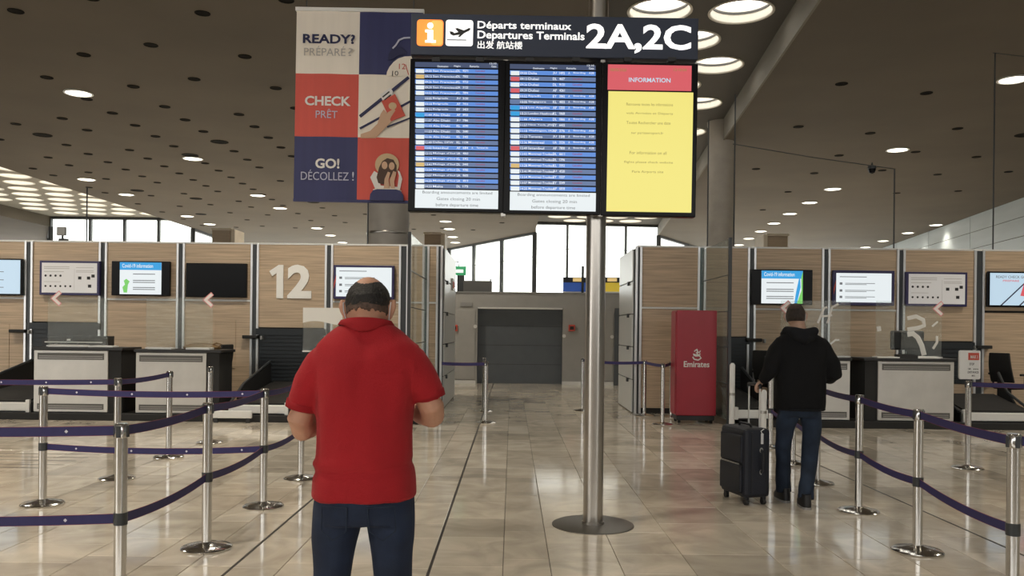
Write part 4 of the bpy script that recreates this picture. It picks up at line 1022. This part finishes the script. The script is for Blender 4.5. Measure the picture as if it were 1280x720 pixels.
def belt(a, b, z, sag=.03, marks=False):
    """ribbon of webbing pulled from post a to the point b, part of post a"""
    A = a.location; B = Vector((b.location.x, b.location.y, 0)) if hasattr(b, 'location') else Vector((b[0], b[1], 0))
    d = (B-A); d.z = 0; Ln = d.length; t = d/Ln; nrm = Vector((-t.y, t.x, 0)); n = 14
    def ribbon(z0, z1, th):
        vs = []; fs = []
        for i in range(n+1):
            f = .036/Ln + (1-.072/Ln)*i/n; zz = z - sag*4*f*(1-f); p = t*(f*Ln)
            for q, s in ((z0,1),(z0,-1),(z1,-1),(z1,1)): vs.append((p.x+nrm.x*th*s, p.y+nrm.y*th*s, zz+q))
        for i in range(n):
            for k in range(4): l = (k+1) % 4; fs.append((4*i+k, 4*i+l, 4*i+4+l, 4*i+4+k))
        fs += [(3,2,1,0), (4*n,4*n+1,4*n+2,4*n+3)]
        return MB().add(vs, fs)
    o = ribbon(-.024, .024, .0012).build('belt', 'belt_navy', a)
    ribbon(-.026, -.0235, .0014).build('belt_edge', 'belt_edge', o); ribbon(.0235, .026, .0014).build('belt_edge', 'belt_edge', o)
    if marks:
        mk = max(1, int(Ln/.42))
        for i in range(mk):
            f = (i+.6)/mk; zz = z - sag*4*f*(1-f); p = t*(f*Ln)
            for s in (-1, 1):
                q = p + nrm*.0022*s
                MB().add([(q.x-t.x*.010,q.y-t.y*.010,zz),(q.x,q.y,zz-.010),(q.x+t.x*.010,q.y+t.y*.010,zz),(q.x,q.y,zz+.010)], [(0,1,2,3)]).build('diamond_mark', 'white_mark', o)
ZT, ZB = HS-.038, .485
L1 = barrier(152, 529, 'barrier post nearest the camera at lower left', True)
L2 = barrier(258, 686, 'barrier post between the nearest left post and the man in red')
L3 = barrier(329, 634, 'barrier post where the left belts meet beside the man in red')
L4 = barrier(376, 599, 'barrier post partly hidden by the left elbow of the man in red')
L5 = barrier(53, 631, 'barrier post at far left in front of the leftmost desk')
L6 = barrier(211, 572, 'barrier post in front of the second desk from left', low=False)
L7 = barrier(146, 599, 'barrier post behind the nearest left post, by the gap between desks', low=False)
for q, b, lv, mk in ((L1, (L1.location.x-2.4, L1.location.y-.02), (ZT, ZB), True), (L2, L1, (ZT, ZB), False), (L3, L2, (ZT, ZB), False), (L4, L3, (ZT, ZB), False), (L5, L3, (ZT, ZB), True)):
    for z in lv: belt(q, b, z, .02 if z == ZT else .03, mk)
belt(L7, (L7.location.x-2.6, L7.location.y-.03), ZT, .015, True); belt(L7, L6, ZT, .015)
R1 = barrier(1267.5, 542, 'barrier post nearest the camera at lower right', True)
R2 = barrier(1146.5, 690, 'second nearest barrier post on the right')
R3 = barrier(1073, 640, 'third barrier post on the right, beside the walking man')
R4 = barrier(1021, 605, 'barrier post showing at the right leg of the walking man')
R6 = barrier(991, 580, 'barrier post between the legs of the walking man')
R7 = barrier(963, 560, 'barrier post behind the suitcase')
R5 = barrier(1209.5, 586, 'barrier post carrying a white and red notice', low=False)
for q, b in ((R1, R2), (R2, R3), (R3, R4), (R4, R6), (R6, R7)):
    for z in (ZT, ZB): belt(q, b, z, .014 if z == ZT else .028)
for z in (ZT,): belt(R1, (R1.location.x+2.0, R1.location.y+.1), z, .02, True)
belt(R5, (R5.location.x+2.2, R5.location.y+.05), ZT, .02)
C1 = barrier(607, 529, 'barrier post left of the mast in front of the grey door', low=False); belt(C1, (C1.location.x-.75, C1.location.y+.02), ZT, .01)
C2 = barrier(828, 531, 'barrier post just left of the red kiosk, the nearer one', low=False)
C3 = barrier(805.5, 520, 'barrier post at the left corner of the right block', low=False)
C4 = barrier(728, 514, 'barrier post hidden behind the steel mast', low=False)
C5 = barrier(839, 522, 'barrier post tucked against the red kiosk', low=False)
C6 = barrier(604.5, 514.5, 'barrier post right behind the one left of the mast', low=False)
belt(C3, C4, ZT, .03); belt(C2, C3, ZT, .01); belt(C5, C2, ZT, .01)
L8 = barrier(262, 554, 'barrier post behind the belt crossing in front of the second desk', low=False)
# notice frame on the right post
k = R5.location.y/F; zb_ = uz(1210, 474, R5.location.y)
f = MB().plate(rrect(-12.5*k, 14*k, zb_, zb_+36*k, .02), -.012, .012).build('notice_frame', 'white_flat', R5)
MB().tube([(0,0,HS-.01),(0,0,zb_+.01)], .012, 8).build('notice_stem', 'profile_dark', R5)
MB().box(-1.5*k, 12*k, -.014, -.012, zb_+24*k, zb_+33*k).build('red_heading', 'ink_red', f); 
mb = MB()
for s, a, b, z, h in (('STOP', 0, 6, 17.5, 3), ('2 m', -2, 11, 12, 2), ('DISTANCE', -2, 11.5, 7.5, 2.6), ('MERCI', 3, 7, 3.5, 2)): text_into(mb, s, a*k, b*k, zb_+z*k, zb_+(z+h)*k, -.0135, .02)
tag(mb.build('notice_text', 'ink_black', f), kind='stuff'); mb = MB(); text_into(mb, 'MAX 1', 1*k, 10*k, zb_+26*k, zb_+30*k, -.0155, .02); mb.build('heading_text', 'ink_white', f)

# ================================================================== PEOPLE
def remesh(mb, name, m, parent, vox, smooth=4, wrinkle=None, post=None):
    me = mb.mesh('tmp', m); ob = bpy.data.objects.new('tmp', me); COL.objects.link(ob)
    r = ob.modifiers.new('r', 'REMESH'); r.mode = 'VOXEL'; r.voxel_size = vox
    s = ob.modifiers.new('s', 'SMOOTH'); s.factor = .5; s.iterations = smooth
    dg = bpy.context.evaluated_depsgraph_get(); out = bpy.data.meshes.new_from_object(ob.evaluated_get(dg))
    bpy.data.objects.remove(ob); bpy.data.meshes.remove(me); out.name = name
    if not out.materials: out.materials.append(MATS[m])
    if wrinkle:
        nn = [v.normal.copy() for v in out.vertices]
        for v, n_ in zip(out.vertices, nn): v.co += n_*wrinkle(v.co)
    out.polygons.foreach_set('use_smooth', [True]*len(out.polygons))
    o = bpy.data.objects.new(name, out); COL.objects.link(o); o.parent = parent
    return o
def head_point(th, ph, off=0., crown=0.):
    """th azimuth (0 = face, +Y), ph elevation; head about its centre"""
    d = Vector((math.sin(th)*math.cos(ph), math.cos(th)*math.cos(ph), math.sin(ph)))
    a, b, c = .077+off, .097+off, .115+off
    p = Vector((d.x*a, d.y*b, d.z*c))
    if p.y < 0: p.y *= 1.03; p.x *= 1.02
    if p.z < -.02:                                   # jaw narrows, back of the skull tucks in
        t = min(1, (-.02-p.z)/.10)
        p.x *= 1-.28*t
        p.y = p.y*(1-.10*t)+.010*t if p.y > 0 else p.y*(1-.42*t)
    return p
def head_mb(mb, M):
    n, m = 32, 20; vs = []; fs = []
    for j in range(1, m):
        for i in range(n): vs.append(M @ head_point(2*math.pi*i/n, -math.pi/2 + math.pi*j/m))
    vs += [M @ head_point(0, -math.pi/2), M @ head_point(0, math.pi/2)]
    for j in range(m-2):
        for i in range(n): k = (i+1) % n; fs.append((j*n+i, j*n+k, (j+1)*n+k, (j+1)*n+i))
    b = len(vs)-2
    for i in range(n): k = (i+1) % n; fs.append((b, k, i)); fs.append((b+1, (m-2)*n+i, (m-2)*n+k))
    mb.add(vs, fs)
    # nose, brow, lips, chin, ears
    mb.tube([M @ Vector(p) for p in ((0,.088,.020),(0,.101,-.005),(0,.112,-.028))], [.009,.011,.014], 10)
    mb.tube([M @ Vector(p) for p in ((-.045,.076,.026),(0,.094,.026),(.045,.076,.026))], .010, 8)
    mb.tube([M @ Vector(p) for p in ((-.022,.086,-.058),(0,.095,-.057),(.022,.086,-.058))], .008, 8)
    mb.tube([M @ Vector(p) for p in ((-.018,.072,-.096),(0,.080,-.098),(.018,.072,-.096))], .016, 8)
    for s in (-1, 1):
        pts = [(s*.077,.006,-.040),(s*.086,-.006,-.020),(s*.094,-.014,.002),(s*.093,-.010,.022),(s*.081,.006,.028)]
        mb.tube([M @ Vector(p) for p in pts], [.009,.012,.013,.012,.008], 10, flat=.75)
        mb.tube([M @ Vector(p) for p in ((s*.070,.002,-.02),(s*.080,.0,.0),(s*.076,.0,.02))], [.012,.014,.010], 8)
def head_patch(name, m, parent, M, keep, off0, off1, nt=150, np_=110, wob=0., taper=None):
    """closed shell over the part of the head where keep(th, ph, p) holds (hair, mask)"""
    vs = []; fs = []; idx = {}
    def vid(i, j, k):
        key = (i % nt, j, k)
        if key not in idx:
            th = 2*math.pi*key[0]/nt; ph = -math.pi/2 + math.pi*j/np_
            o_ = off0 if k == 0 else off1 + wob*noise.noise(Vector((math.sin(th)*7, math.cos(th)*7, ph*9)))
            if taper and k: o_ *= taper(head_point(th, ph))
            idx[key] = len(vs); vs.append(M @ head_point(th, ph, o_))
        return idx[key]
    cells = set()
    for i in range(nt):
        for j in range(1, np_-1):
            th = 2*math.pi*(i+.5)/nt; ph = -math.pi/2 + math.pi*(j+.5)/np_
            if keep((th+math.pi) % (2*math.pi) - math.pi, ph, head_point(th, ph)): cells.add((i, j))
    for (i, j) in cells:
        fs.append((vid(i,j,1), vid(i+1,j,1), vid(i+1,j+1,1), vid(i,j+1,1)))
        fs.append((vid(i,j,0), vid(i,j+1,0), vid(i+1,j+1,0), vid(i+1,j,0)))
        for (di, dj, e0, e1) in ((0,-1,(0,0),(1,0)), (0,1,(1,1),(0,1)), (-1,0,(0,1),(0,0)), (1,0,(1,0),(1,1))):
            if (((i+di) % nt), j+dj) not in cells:
                a, b = (i+e0[0], j+e0[1]), (i+e1[0], j+e1[1]); fs.append((vid(*a,0), vid(*b,0), vid(*b,1), vid(*a,1)))
    o = MB().add(vs, fs).build(name, m, parent); o.data.polygons.foreach_set('use_smooth', [True]*len(o.data.polygons)); return o
def eyes(parent, M):
    for s in (-1, 1):
        c = M @ Vector((s*.031, .082, .004))
        o = MB().lathe([(0,-.011),(.008,-.008),(.011,0),(.008,.008),(0,.011)], n=14).build('eye', 'eye_white', parent, smooth=True, loc=c)
        q = (M.to_3x3() @ Vector((0, 1, 0))).normalized()
        MB().tube([q*.0085, q*.0116], [.006,.0045], 12).build('iris', 'iris', o)
def hand_mb(mb, wrist, fwd, palm_n, side, curl=.9, spread=.06, s=1.0):
    """palm + four fingers + thumb; fwd = from wrist to knuckles, palm_n = where the palm faces, side = +1 thumb along +cross"""
    f = Vector(fwd).normalized(); n = Vector(palm_n); n = (n - f*n.dot(f)).normalized(); a = f.cross(n)*side; w = Vector(wrist)
    mb.tube([w - f*.02, w, w+f*.03*s, w+f*.06*s, w+f*.088*s], [.025*s,.027*s,.037*s,.041*s,.036*s], 14, flat=.42, up=a)
    for i, (o, l) in enumerate(((.030,.074),(.010,.082),(-.011,.076),(-.031,.060))):
        p = w + f*.080*s + a*o*s; d = (f + a*o*spread*20*.1).normalized(); pts = [p - f*.012*s, p]; ang = 0
        for k, fr in enumerate((.45,.31,.24)):
            ang += curl*(.75 if k == 0 else 1.)
            dd = d*math.cos(ang) + n*math.sin(ang); p = p + dd*l*fr*s; pts.append(p)
        mb.tube(pts, [.0098*s,.0098*s,.0088*s,.0080*s,.0066*s], 10)
    b = w + f*.022*s + a*.026*s
    mb.tube([b, b + (f*.5+a*.75+n*.35).normalized()*.036*s, b + (f*.62+a*.60+n*.62).normalized()*.066*s, b + (f*.80+a*.30+n*.85).normalized()*.090*s], [.015*s,.0125*s,.011*s,.0082*s], 10)
def shoe(par, foot, yaw, name='shoe', sole='sole'):
    e = MB()
    e.loft([(0,-.0,.018,.046,.13),(0,0,.05,.047,.132),(0,-.01,.075,.044,.118),(0,-.055,.10,.038,.066),(0,-.065,.125,.036,.052)], 24, 2.6)
    o = e.build(name, 'shoe_black', par, smooth=True); o.location = foot; o.rotation_euler = yaw if hasattr(yaw, '__len__') else (0,0,yaw)
    MB().loft([(0,0,0,.046,.134),(0,0,.02,.049,.138)], 24, 2.6).build('sole', sole, o)
    MB().tube([(-.028,-.005,.09),(0,.0,.098),(.028,-.005,.09)], .005, 6).build('lace', 'sole', o); MB().tube([(-.028,.03,.078),(0,.035,.087),(.028,.03,.078)], .005, 6).build('lace', 'sole', o)
    return o
def folds(a, sx, sy, sz, ph=0.):
    return lambda p: a*(noise.noise(Vector((p.x*sx+ph, p.y*sy, p.z*sz))) + .5*noise.noise(Vector((p.x*sx*2.3, p.y*sy*2.3+ph, p.z*sz*2.1))))

# ---- man in the red polo shirt
mp = P(457, 500, 2.98)
man = empty('person', (mp.x, 2.98, 0)); tag(man, 'man in a red polo shirt and dark jeans seen from behind, forearms bent forward', 'person')
HM = Matrix.Translation((.0, .035, 1.571)) @ Matrix.Rotation(R(-13), 4, 'X') @ Matrix.Rotation(R(-3), 4, 'Z')
b = MB(); head_mb(b, HM)
b.tube([(0,-.015,1.40),(0,-.012,1.47),(0,.004,1.53),(0,.018,1.57)], [.045,.054,.062,.062], 18)
b.loft([(0,0,.86,.14,.10),(0,0,1.0,.145,.11),(0,0,1.2,.145,.105),(0,0,1.36,.15,.09),(0,-.005,1.43,.10,.065),(0,-.01,1.48,.06,.06)], 24)
b.tube([(-.11,-.005,1.385),(-.185,-.005,1.29),(-.236,.0,1.165),(-.232,.02,1.135),(-.19,.12,1.15),(-.115,.255,1.185)], [.035,.04,.046,.047,.044,.029], 14)
b.tube([(.11,-.005,1.385),(.185,-.005,1.305),(.238,.005,1.215),(.236,.03,1.188),(.19,.13,1.185),(.115,.265,1.20)], [.035,.04,.046,.047,.044,.029], 14)
hand_mb(b, (-.112,.258,1.186), (.45,.85,.12), (.6,-.1,.8), -1, .75); hand_mb(b, (.112,.268,1.20), (-.45,.85,.10), (-.6,-.1,.8), 1, .75)
for s in (-1, 1): b.tube([(s*.09,0,.88),(s*.11,.005,.62),(s*.128,.005,.40),(s*.146,-.015,.09)], [.06,.05,.042,.036], 14)
remesh(b, 'body', 'skin', man, .0055, 3)
eyes(man, HM)
def hair_keep(th, ph, p):
    if p.z > .035 and (p.x/.047)**2 + (p.y/.080)**2 < 1: return False
    low = (-.006 if p.y < -.01 else .0) + .006*noise.noise(p*60)
    if p.y > .02: return False
    if p.y > -.005 and p.z > .05: return p.y < .045 and abs(p.x) > .03
    return p.z > low - (.0 if abs(p.x) > .05 else .0)
head_patch('hair', 'hair_dark', man, HM, hair_keep, -.004, .0048, wob=.0025, taper=lambda p: max(.22, min(1, ((p.x/.047)**2 + (p.y/.080)**2 - 1)*1.1 if p.z > .035 else 1)) * max(.35, min(1, (p.z+.012)*28)))
head_patch('stubble', 'hair_stubble', man, HM, lambda th, ph, p: p.y < -.012 and -.028 + .012*noise.noise(p*70) < p.z <= .002, -.004, .0014)
for s in (-1, 1):
    MB().tube([HM @ Vector(q) for q in ((s*.070,.06,.0),(s*.082,.01,.030),(s*.0865,-.026,.014),(s*.084,-.026,-.014),(s*.078,-.004,-.045),(s*.060,.058,-.06))], .0016, 6).build('mask_loop', 'mask_white', man)
head_patch('face_mask', 'mask_white', man, HM, lambda th, ph, p: abs(th) < 1.0 and -.10 < p.z < -.002 and p.y > .03, .003, .012)
sh = MB()
sh.loft([(0,.0,.895,.181,.140),(0,.0,.91,.183,.143),(0,.0,.97,.181,.147),(0,.0,1.05,.173,.146),(0,.0,1.15,.170,.143),(0,.0,1.25,.174,.137),(0,-.004,1.33,.185,.128),(0,-.006,1.39,.190,.117),(0,-.008,1.44,.178,.100),(0,-.008,1.475,.146,.082),(0,-.008,1.500,.108,.070),(0,-.006,1.518,.078,.064)], 36, 2.35)
sh.tube([(-.110,-.006,1.400),(-.150,-.008,1.360),(-.194,-.006,1.295),(-.2215,.0,1.235),(-.2265,.004,1.210)], [.070,.074,.066,.059,.060], 20)
sh.tube([(.110,-.006,1.405),(.150,-.008,1.370),(.192,-.004,1.318),(.2190,.004,1.275),(.2240,.010,1.252)], [.070,.074,.066,.059,.060], 20)
fo = folds(.011, 7, 7, 3.0)
def polo_fold(p):
    v = fo(p) * (1 if abs(p.x) < .185 else .35)
    v += .007*math.exp(-((p.z-1.03-.06*p.x)/.012)**2)*max(0, -p.x*6) - .006*math.exp(-((p.z-1.005-.10*p.x)/.014)**2)
    v += .006*math.exp(-(p.x/.03)**2)*max(0, min(1, (p.z-1.05)*4))*(-1 if p.y < 0 else 0)
    return v
shirt = remesh(sh, 'polo_shirt', 'polo', man, .0085, 5, polo_fold)
def torso_z(x, y):
    best = 1.40; rr = [(1.40,.189,.115),(1.44,.178,.100),(1.475,.146,.082),(1.500,.108,.070),(1.518,.078,.064)]
    for i in range(200):
        z = 1.40 + .118*i/199
        for a, b in zip(rr, rr[1:]):
            if a[0] <= z <= b[0]:
                t = (z-a[0])/(b[0]-a[0]); rx = a[1]+(b[1]-a[1])*t; ry = a[2]+(b[2]-a[2])*t
                if abs(x/rx)**2.35 + abs((y+.004)/ry)**2.35 <= 1: best = z
    return best
cl = MB(); n = 40; vs = []; fs = []
for i in range(n):                               # folded collar standing round the neck, open at the throat
    a = R(108) + R(324)*i/(n-1); c, q = math.cos(a), math.sin(a)
    back = max(0, -q)
    for rx, ry, z in ((.080,.072,1.490),(.0745,.067,1.520+.012*back),(.0785,.071,1.526+.012*back),(.090,.076,torso_z(.090*c,.076*q)+.016),(.101,.083,torso_z(.101*c,.083*q)+.007)):
        vs.append((rx*c, ry*q-.004, z))
for i in range(n-1):
    for k in range(4): fs.append((5*i+k, 5*i+5+k, 5*i+6+k, 5*i+1+k))
co = cl.add(vs, fs).build('collar', 'polo_trim', shirt, smooth=True); so = co.modifiers.new('t', 'SOLIDIFY'); so.thickness = .004
for s, z, cxx, cyy in ((-1, 1.2125, -.226, .003), (1, 1.2545, .2235, .009)):
    MB().tube([(cxx+s*.0004-s*.005, cyy-.001, z+.020), (cxx+s*.0015, cyy+.001, z-.004)], [.0615,.0615], 28, caps=False).build('sleeve_cuff', 'polo_trim', shirt, smooth=True).modifiers.new('t', 'SOLIDIFY').thickness = .004
j = MB()
j.loft([(0,0,.945,.165,.125),(0,0,.90,.174,.132),(0,0,.85,.176,.132),(0,0,.81,.168,.118)][::-1], 30, 2.4)
j.tube([(-.088,0,.86),(-.104,.0,.74),(-.114,.005,.62),(-.124,.012,.47),(-.138,.0,.28),(-.148,-.015,.075)], [.091,.081,.068,.062,.058,.060], 22)
j.tube([(.088,0,.86),(.098,.0,.74),(.106,.005,.62),(.116,.012,.47),(.130,.0,.28),(.142,-.015,.075)], [.091,.081,.069,.062,.058,.060], 22)
jeans = remesh(j, 'jeans', 'denim', man, .0085, 4, folds(.005, 9, 9, 5, 3.))
for s in (-1, 1):
    MB().tube([(s*.035,-.1395,.885),(s*.125,-.118,.885),(s*.128,-.112,.80),(s*.085,-.128,.77),(s*.040,-.128,.80),(s*.035,-.1395,.885)], .0022, 6).build('back_pocket', 'denim_walk', jeans)
shoe(man, (-.150,.03,0), R(9)); shoe(man, (.144,.03,0), R(-9))

# ---- man in the black hooded jacket walking with the suitcase
wp = Vector((P(1000, 500, 7.3).x, 7.3, 0))
mk_ = empty('person', wp); tag(mk_, 'man in a black hooded jacket and blue jeans walking with a suitcase', 'person')
HM2 = Matrix.Translation((-.035, .03, 1.642)) @ Matrix.Rotation(R(-6), 4, 'X') @ Matrix.Rotation(R(-24), 4, 'Z')
b = MB(); head_mb(b, HM2)
b.tube([(-.01,-.01,1.47),(-.02,0,1.54),(-.028,.012,1.60)], [.07,.062,.060], 18)
b.loft([(0,0,.84,.14,.10),(0,0,1.0,.145,.11),(0,0,1.2,.15,.105),(0,0,1.40,.17,.10),(0,-.005,1.47,.12,.075),(-.01,-.01,1.53,.06,.06)], 24)
hw = Vector((-.325,.02,1.075))
b.tube([(-.15,0,1.44),(-.245,-.03,1.27),(-.28,-.04,1.18),tuple(hw)], [.05,.046,.044,.029], 14)
b.tube([(.15,0,1.44),(.25,-.03,1.27),(.285,-.02,1.14),(.24,.22,1.12)], [.05,.046,.044,.029], 14)
hand_mb(b, hw, (-.25,.62,-.55), (.35,-.45,-.75), 1, .95); hand_mb(b, (.238,.225,1.12), (-.4,.9,.0), (-.7,-.1,.4), 1, .7)
b.tube([(-.09,0,.84),(-.122,.065,.50),(-.10,.105,.10)], [.05,.045,.036], 12); b.tube([(.09,0,.84),(.100,-.005,.68),(.088,-.02,.50),(.058,-.075,.34),(.025,-.125,.20),(.004,-.16,.09)], [.05,.05,.045,.042,.04,.036], 12)
remesh(b, 'body', 'skin_pale', mk_, .0065, 3)
eyes(mk_, HM2)
def hk2(th, ph, p):
    if p.y > .03: return p.z > .055 and p.y < .06
    return p.z > (-.045 if p.y < -.01 else -.01)
head_patch('hair', 'hair_brown', mk_, HM2, lambda th, ph, p: hk2(th, ph, p) and not (p.z > .06 and (p.x/.05)**2 + ((p.y+.03)/.06)**2 < 1), -.004, .0055, wob=.002)
head_patch('crown_hair', 'hair_thin', mk_, HM2, lambda th, ph, p: hk2(th, ph, p) and (p.z > .06 and (p.x/.05)**2 + ((p.y+.03)/.06)**2 < 1.05), -.004, .0035)
for s in (-1, 1): MB().tube([HM2 @ Vector(q) for q in ((s*.070,.06,.0),(s*.082,.01,.030),(s*.0865,-.026,.014),(s*.084,-.026,-.014),(s*.078,-.004,-.045),(s*.060,.058,-.06))], .0018, 6).build('mask_loop', 'mask_white', mk_)
head_patch('face_mask', 'mask_white', mk_, HM2, lambda th, ph, p: abs(th) < 1.0 and -.10 < p.z < -.002 and p.y > .03, .003, .012)
jk = MB()
jk.loft([(0,0,.825,.205,.145),(0,0,.85,.213,.152),(0,0,.90,.218,.156),(0,0,1.02,.220,.158),(0,0,1.15,.224,.157),(0,-.005,1.28,.230,.150),(0,-.008,1.38,.228,.138),(0,-.010,1.45,.200,.118),(-.005,-.012,1.49,.150,.100),(-.015,-.014,1.525,.100,.085)], 36, 2.4)
jk.tube([(-.140,-.005,1.405),(-.200,-.015,1.335),(-.258,-.035,1.24),(-.280,-.045,1.17),(-.305,-.01,1.115),(-.328,.022,1.072)], [.085,.082,.074,.070,.060,.048], 20)
jk.tube([(.140,-.005,1.405),(.200,-.015,1.335),(.262,-.030,1.23),(.280,-.028,1.14),(.27,.06,1.115),(.245,.20,1.118)], [.085,.082,.076,.073,.064,.050], 20)
jacket = remesh(jk, 'jacket', 'jacket', mk_, .010, 4, folds(.013, 6, 6, 4, 1.))
hd = MB()
hd.tube([(-.135,.06,1.48),(-.135,-.03,1.517),(-.10,-.10,1.507),(-.015,-.135,1.487),(.075,-.105,1.507),(.108,-.03,1.517),(.105,.06,1.48)], [.03,.040,.046,.050,.046,.040,.03], 16)
hd.tube([(-.09,-.10,1.47),(-.012,-.145,1.447),(.068,-.10,1.47)], [.04,.052,.04], 16)
remesh(hd, 'hood', 'jacket_hood', jacket, .010, 4, folds(.006, 9, 9, 9, 2.))
MB().tube([(-.20,-.04,.835),(-.12,-.137,.835),(0,-.153,.835),(.12,-.137,.835),(.20,-.04,.835)], .011, 8).build('hem_band', 'jacket_hood', jacket)
j = MB()
j.loft([(0,0,.89,.165,.122),(0,0,.82,.172,.126),(0,0,.77,.166,.115)][::-1], 28, 2.4)
j.tube([(-.088,0,.82),(-.118,.03,.68),(-.122,.065,.50),(-.118,.085,.34),(-.108,.10,.20),(-.10,.105,.085)], [.092,.082,.070,.064,.062,.066], 20)
j.tube([(.088,0,.82),(.100,-.005,.68),(.088,-.02,.50),(.058,-.075,.34),(.025,-.125,.20),(.004,-.16,.075)], [.092,.084,.072,.066,.064,.068], 20)
remesh(j, 'jeans', 'denim_walk', mk_, .009, 4, folds(.008, 8, 8, 6, 5.))
shoe(mk_, (-.10,.15,.0), R(4), sole='sole_pale'); shoe(mk_, (.0,-.13,.0), R(-6), sole='sole_pale')

# ---- suitcase
near = G(930, 633); wdir = Vector((-.25, .968, 0)); ddir = Vector((.968, .25, 0)); SW, SD = .43, .255; z0s, z1s = .065, .665
cen = near + wdir*SW/2 + ddir*SD/2
sc = empty('suitcase', (cen.x, cen.y, 0), math.atan2(ddir.y, ddir.x)); tag(sc, 'dark navy upright trolley suitcase held by the walking man', 'suitcase')
MB().box(-SD/2, SD/2, -SW/2, SW/2, z0s, z1s).build('shell', 'suitcase', sc, bevel=.035)
MB().box(-SD/2-.018, -SD/2+.01, -SW/2+.035, SW/2-.035, z0s+.30, z1s-.06).build('upper_pocket', 'suitcase', sc, bevel=.012)
MB().box(-SD/2-.024, -SD/2+.01, -SW/2+.035, SW/2-.035, z0s+.04, z0s+.285).build('lower_pocket', 'suitcase', sc, bevel=.014)
MB().box(-SD/2-.023, -SD/2-.016, -SW/2+.06, SW/2-.06, z0s+.286, z0s+.296).build('zip_line', 'zip', sc)
for x in (-SD*.22, SD*.34): MB().box(x-.006, x+.006, -SW/2-.004, SW/2+.004, z0s+.03, z1s-.03).build('seam_trim', 'suitcase_trim', sc)
hl = MB().tube([(.03,-SW/2,z0s+.22),(.03,-SW/2-.035,z0s+.25),(.03,-SW/2-.04,z0s+.32),(.03,-SW/2-.035,z0s+.39),(.03,-SW/2,z0s+.42)], .012, 8).build('side_handle', 'suitcase_trim', sc, smooth=True)
for z in (.225, .415): MB().tube([(.03+.012*math.cos(a), -SW/2-.008, z0s+z+.018*math.sin(a)) for a in [R(40*q) for q in range(8)]], .006, 6).build('handle_mount', 'zip', hl)
tg = MB().box(.022, .045, -SW/2-.014, -SW/2-.008, z0s+.47, z0s+.56).build('luggage_tag', 'tag_white', sc); MB().tube([(.034,-SW/2-.01,z0s+.56),(.02,-SW/2-.012,z0s+.58),(.05,-SW/2-.012,z0s+.60)], .004, 6).build('tag_loop', 'tag_white', tg)
hx, hy = SD*.30, -.02
gz = 1.035
hg = P(948, 484, 7.3)
for y in (-.09, .09): MB().tube([(hx, hy+y, z1s-.03), (hx, hy+y, gz-.02)], .008, 8).build('telescopic_rod', 'alu_pale', sc)
MB().tube([(hx,hy-.10,gz-.03),(hx,hy-.095,gz),(hx,hy,gz+.006),(hx,hy+.095,gz),(hx,hy+.10,gz-.03)], .015, 10).build('grip', 'suitcase_trim', sc, smooth=True)
MB().tube([(0,-.10,z1s),(0,-.09,z1s+.025),(0,.09,z1s+.025),(0,.10,z1s)], .011, 8).build('top_handle', 'suitcase_trim', sc)
for x in (-1, 1):
    for y in (-1, 1):
        px, py = x*(SD/2-.045), y*(SW/2-.045)
        w = MB().box(px-.018, px+.018, py-.022, py+.022, .045, z0s+.01).build('wheel_fork', 'suitcase_trim', sc, bevel=.006)
        MB().tube([(px-.014,py,.028),(px+.014,py,.028)], .028, 14).build('wheel', 'black', w)
print('OBJECTS', len(bpy.data.objects))
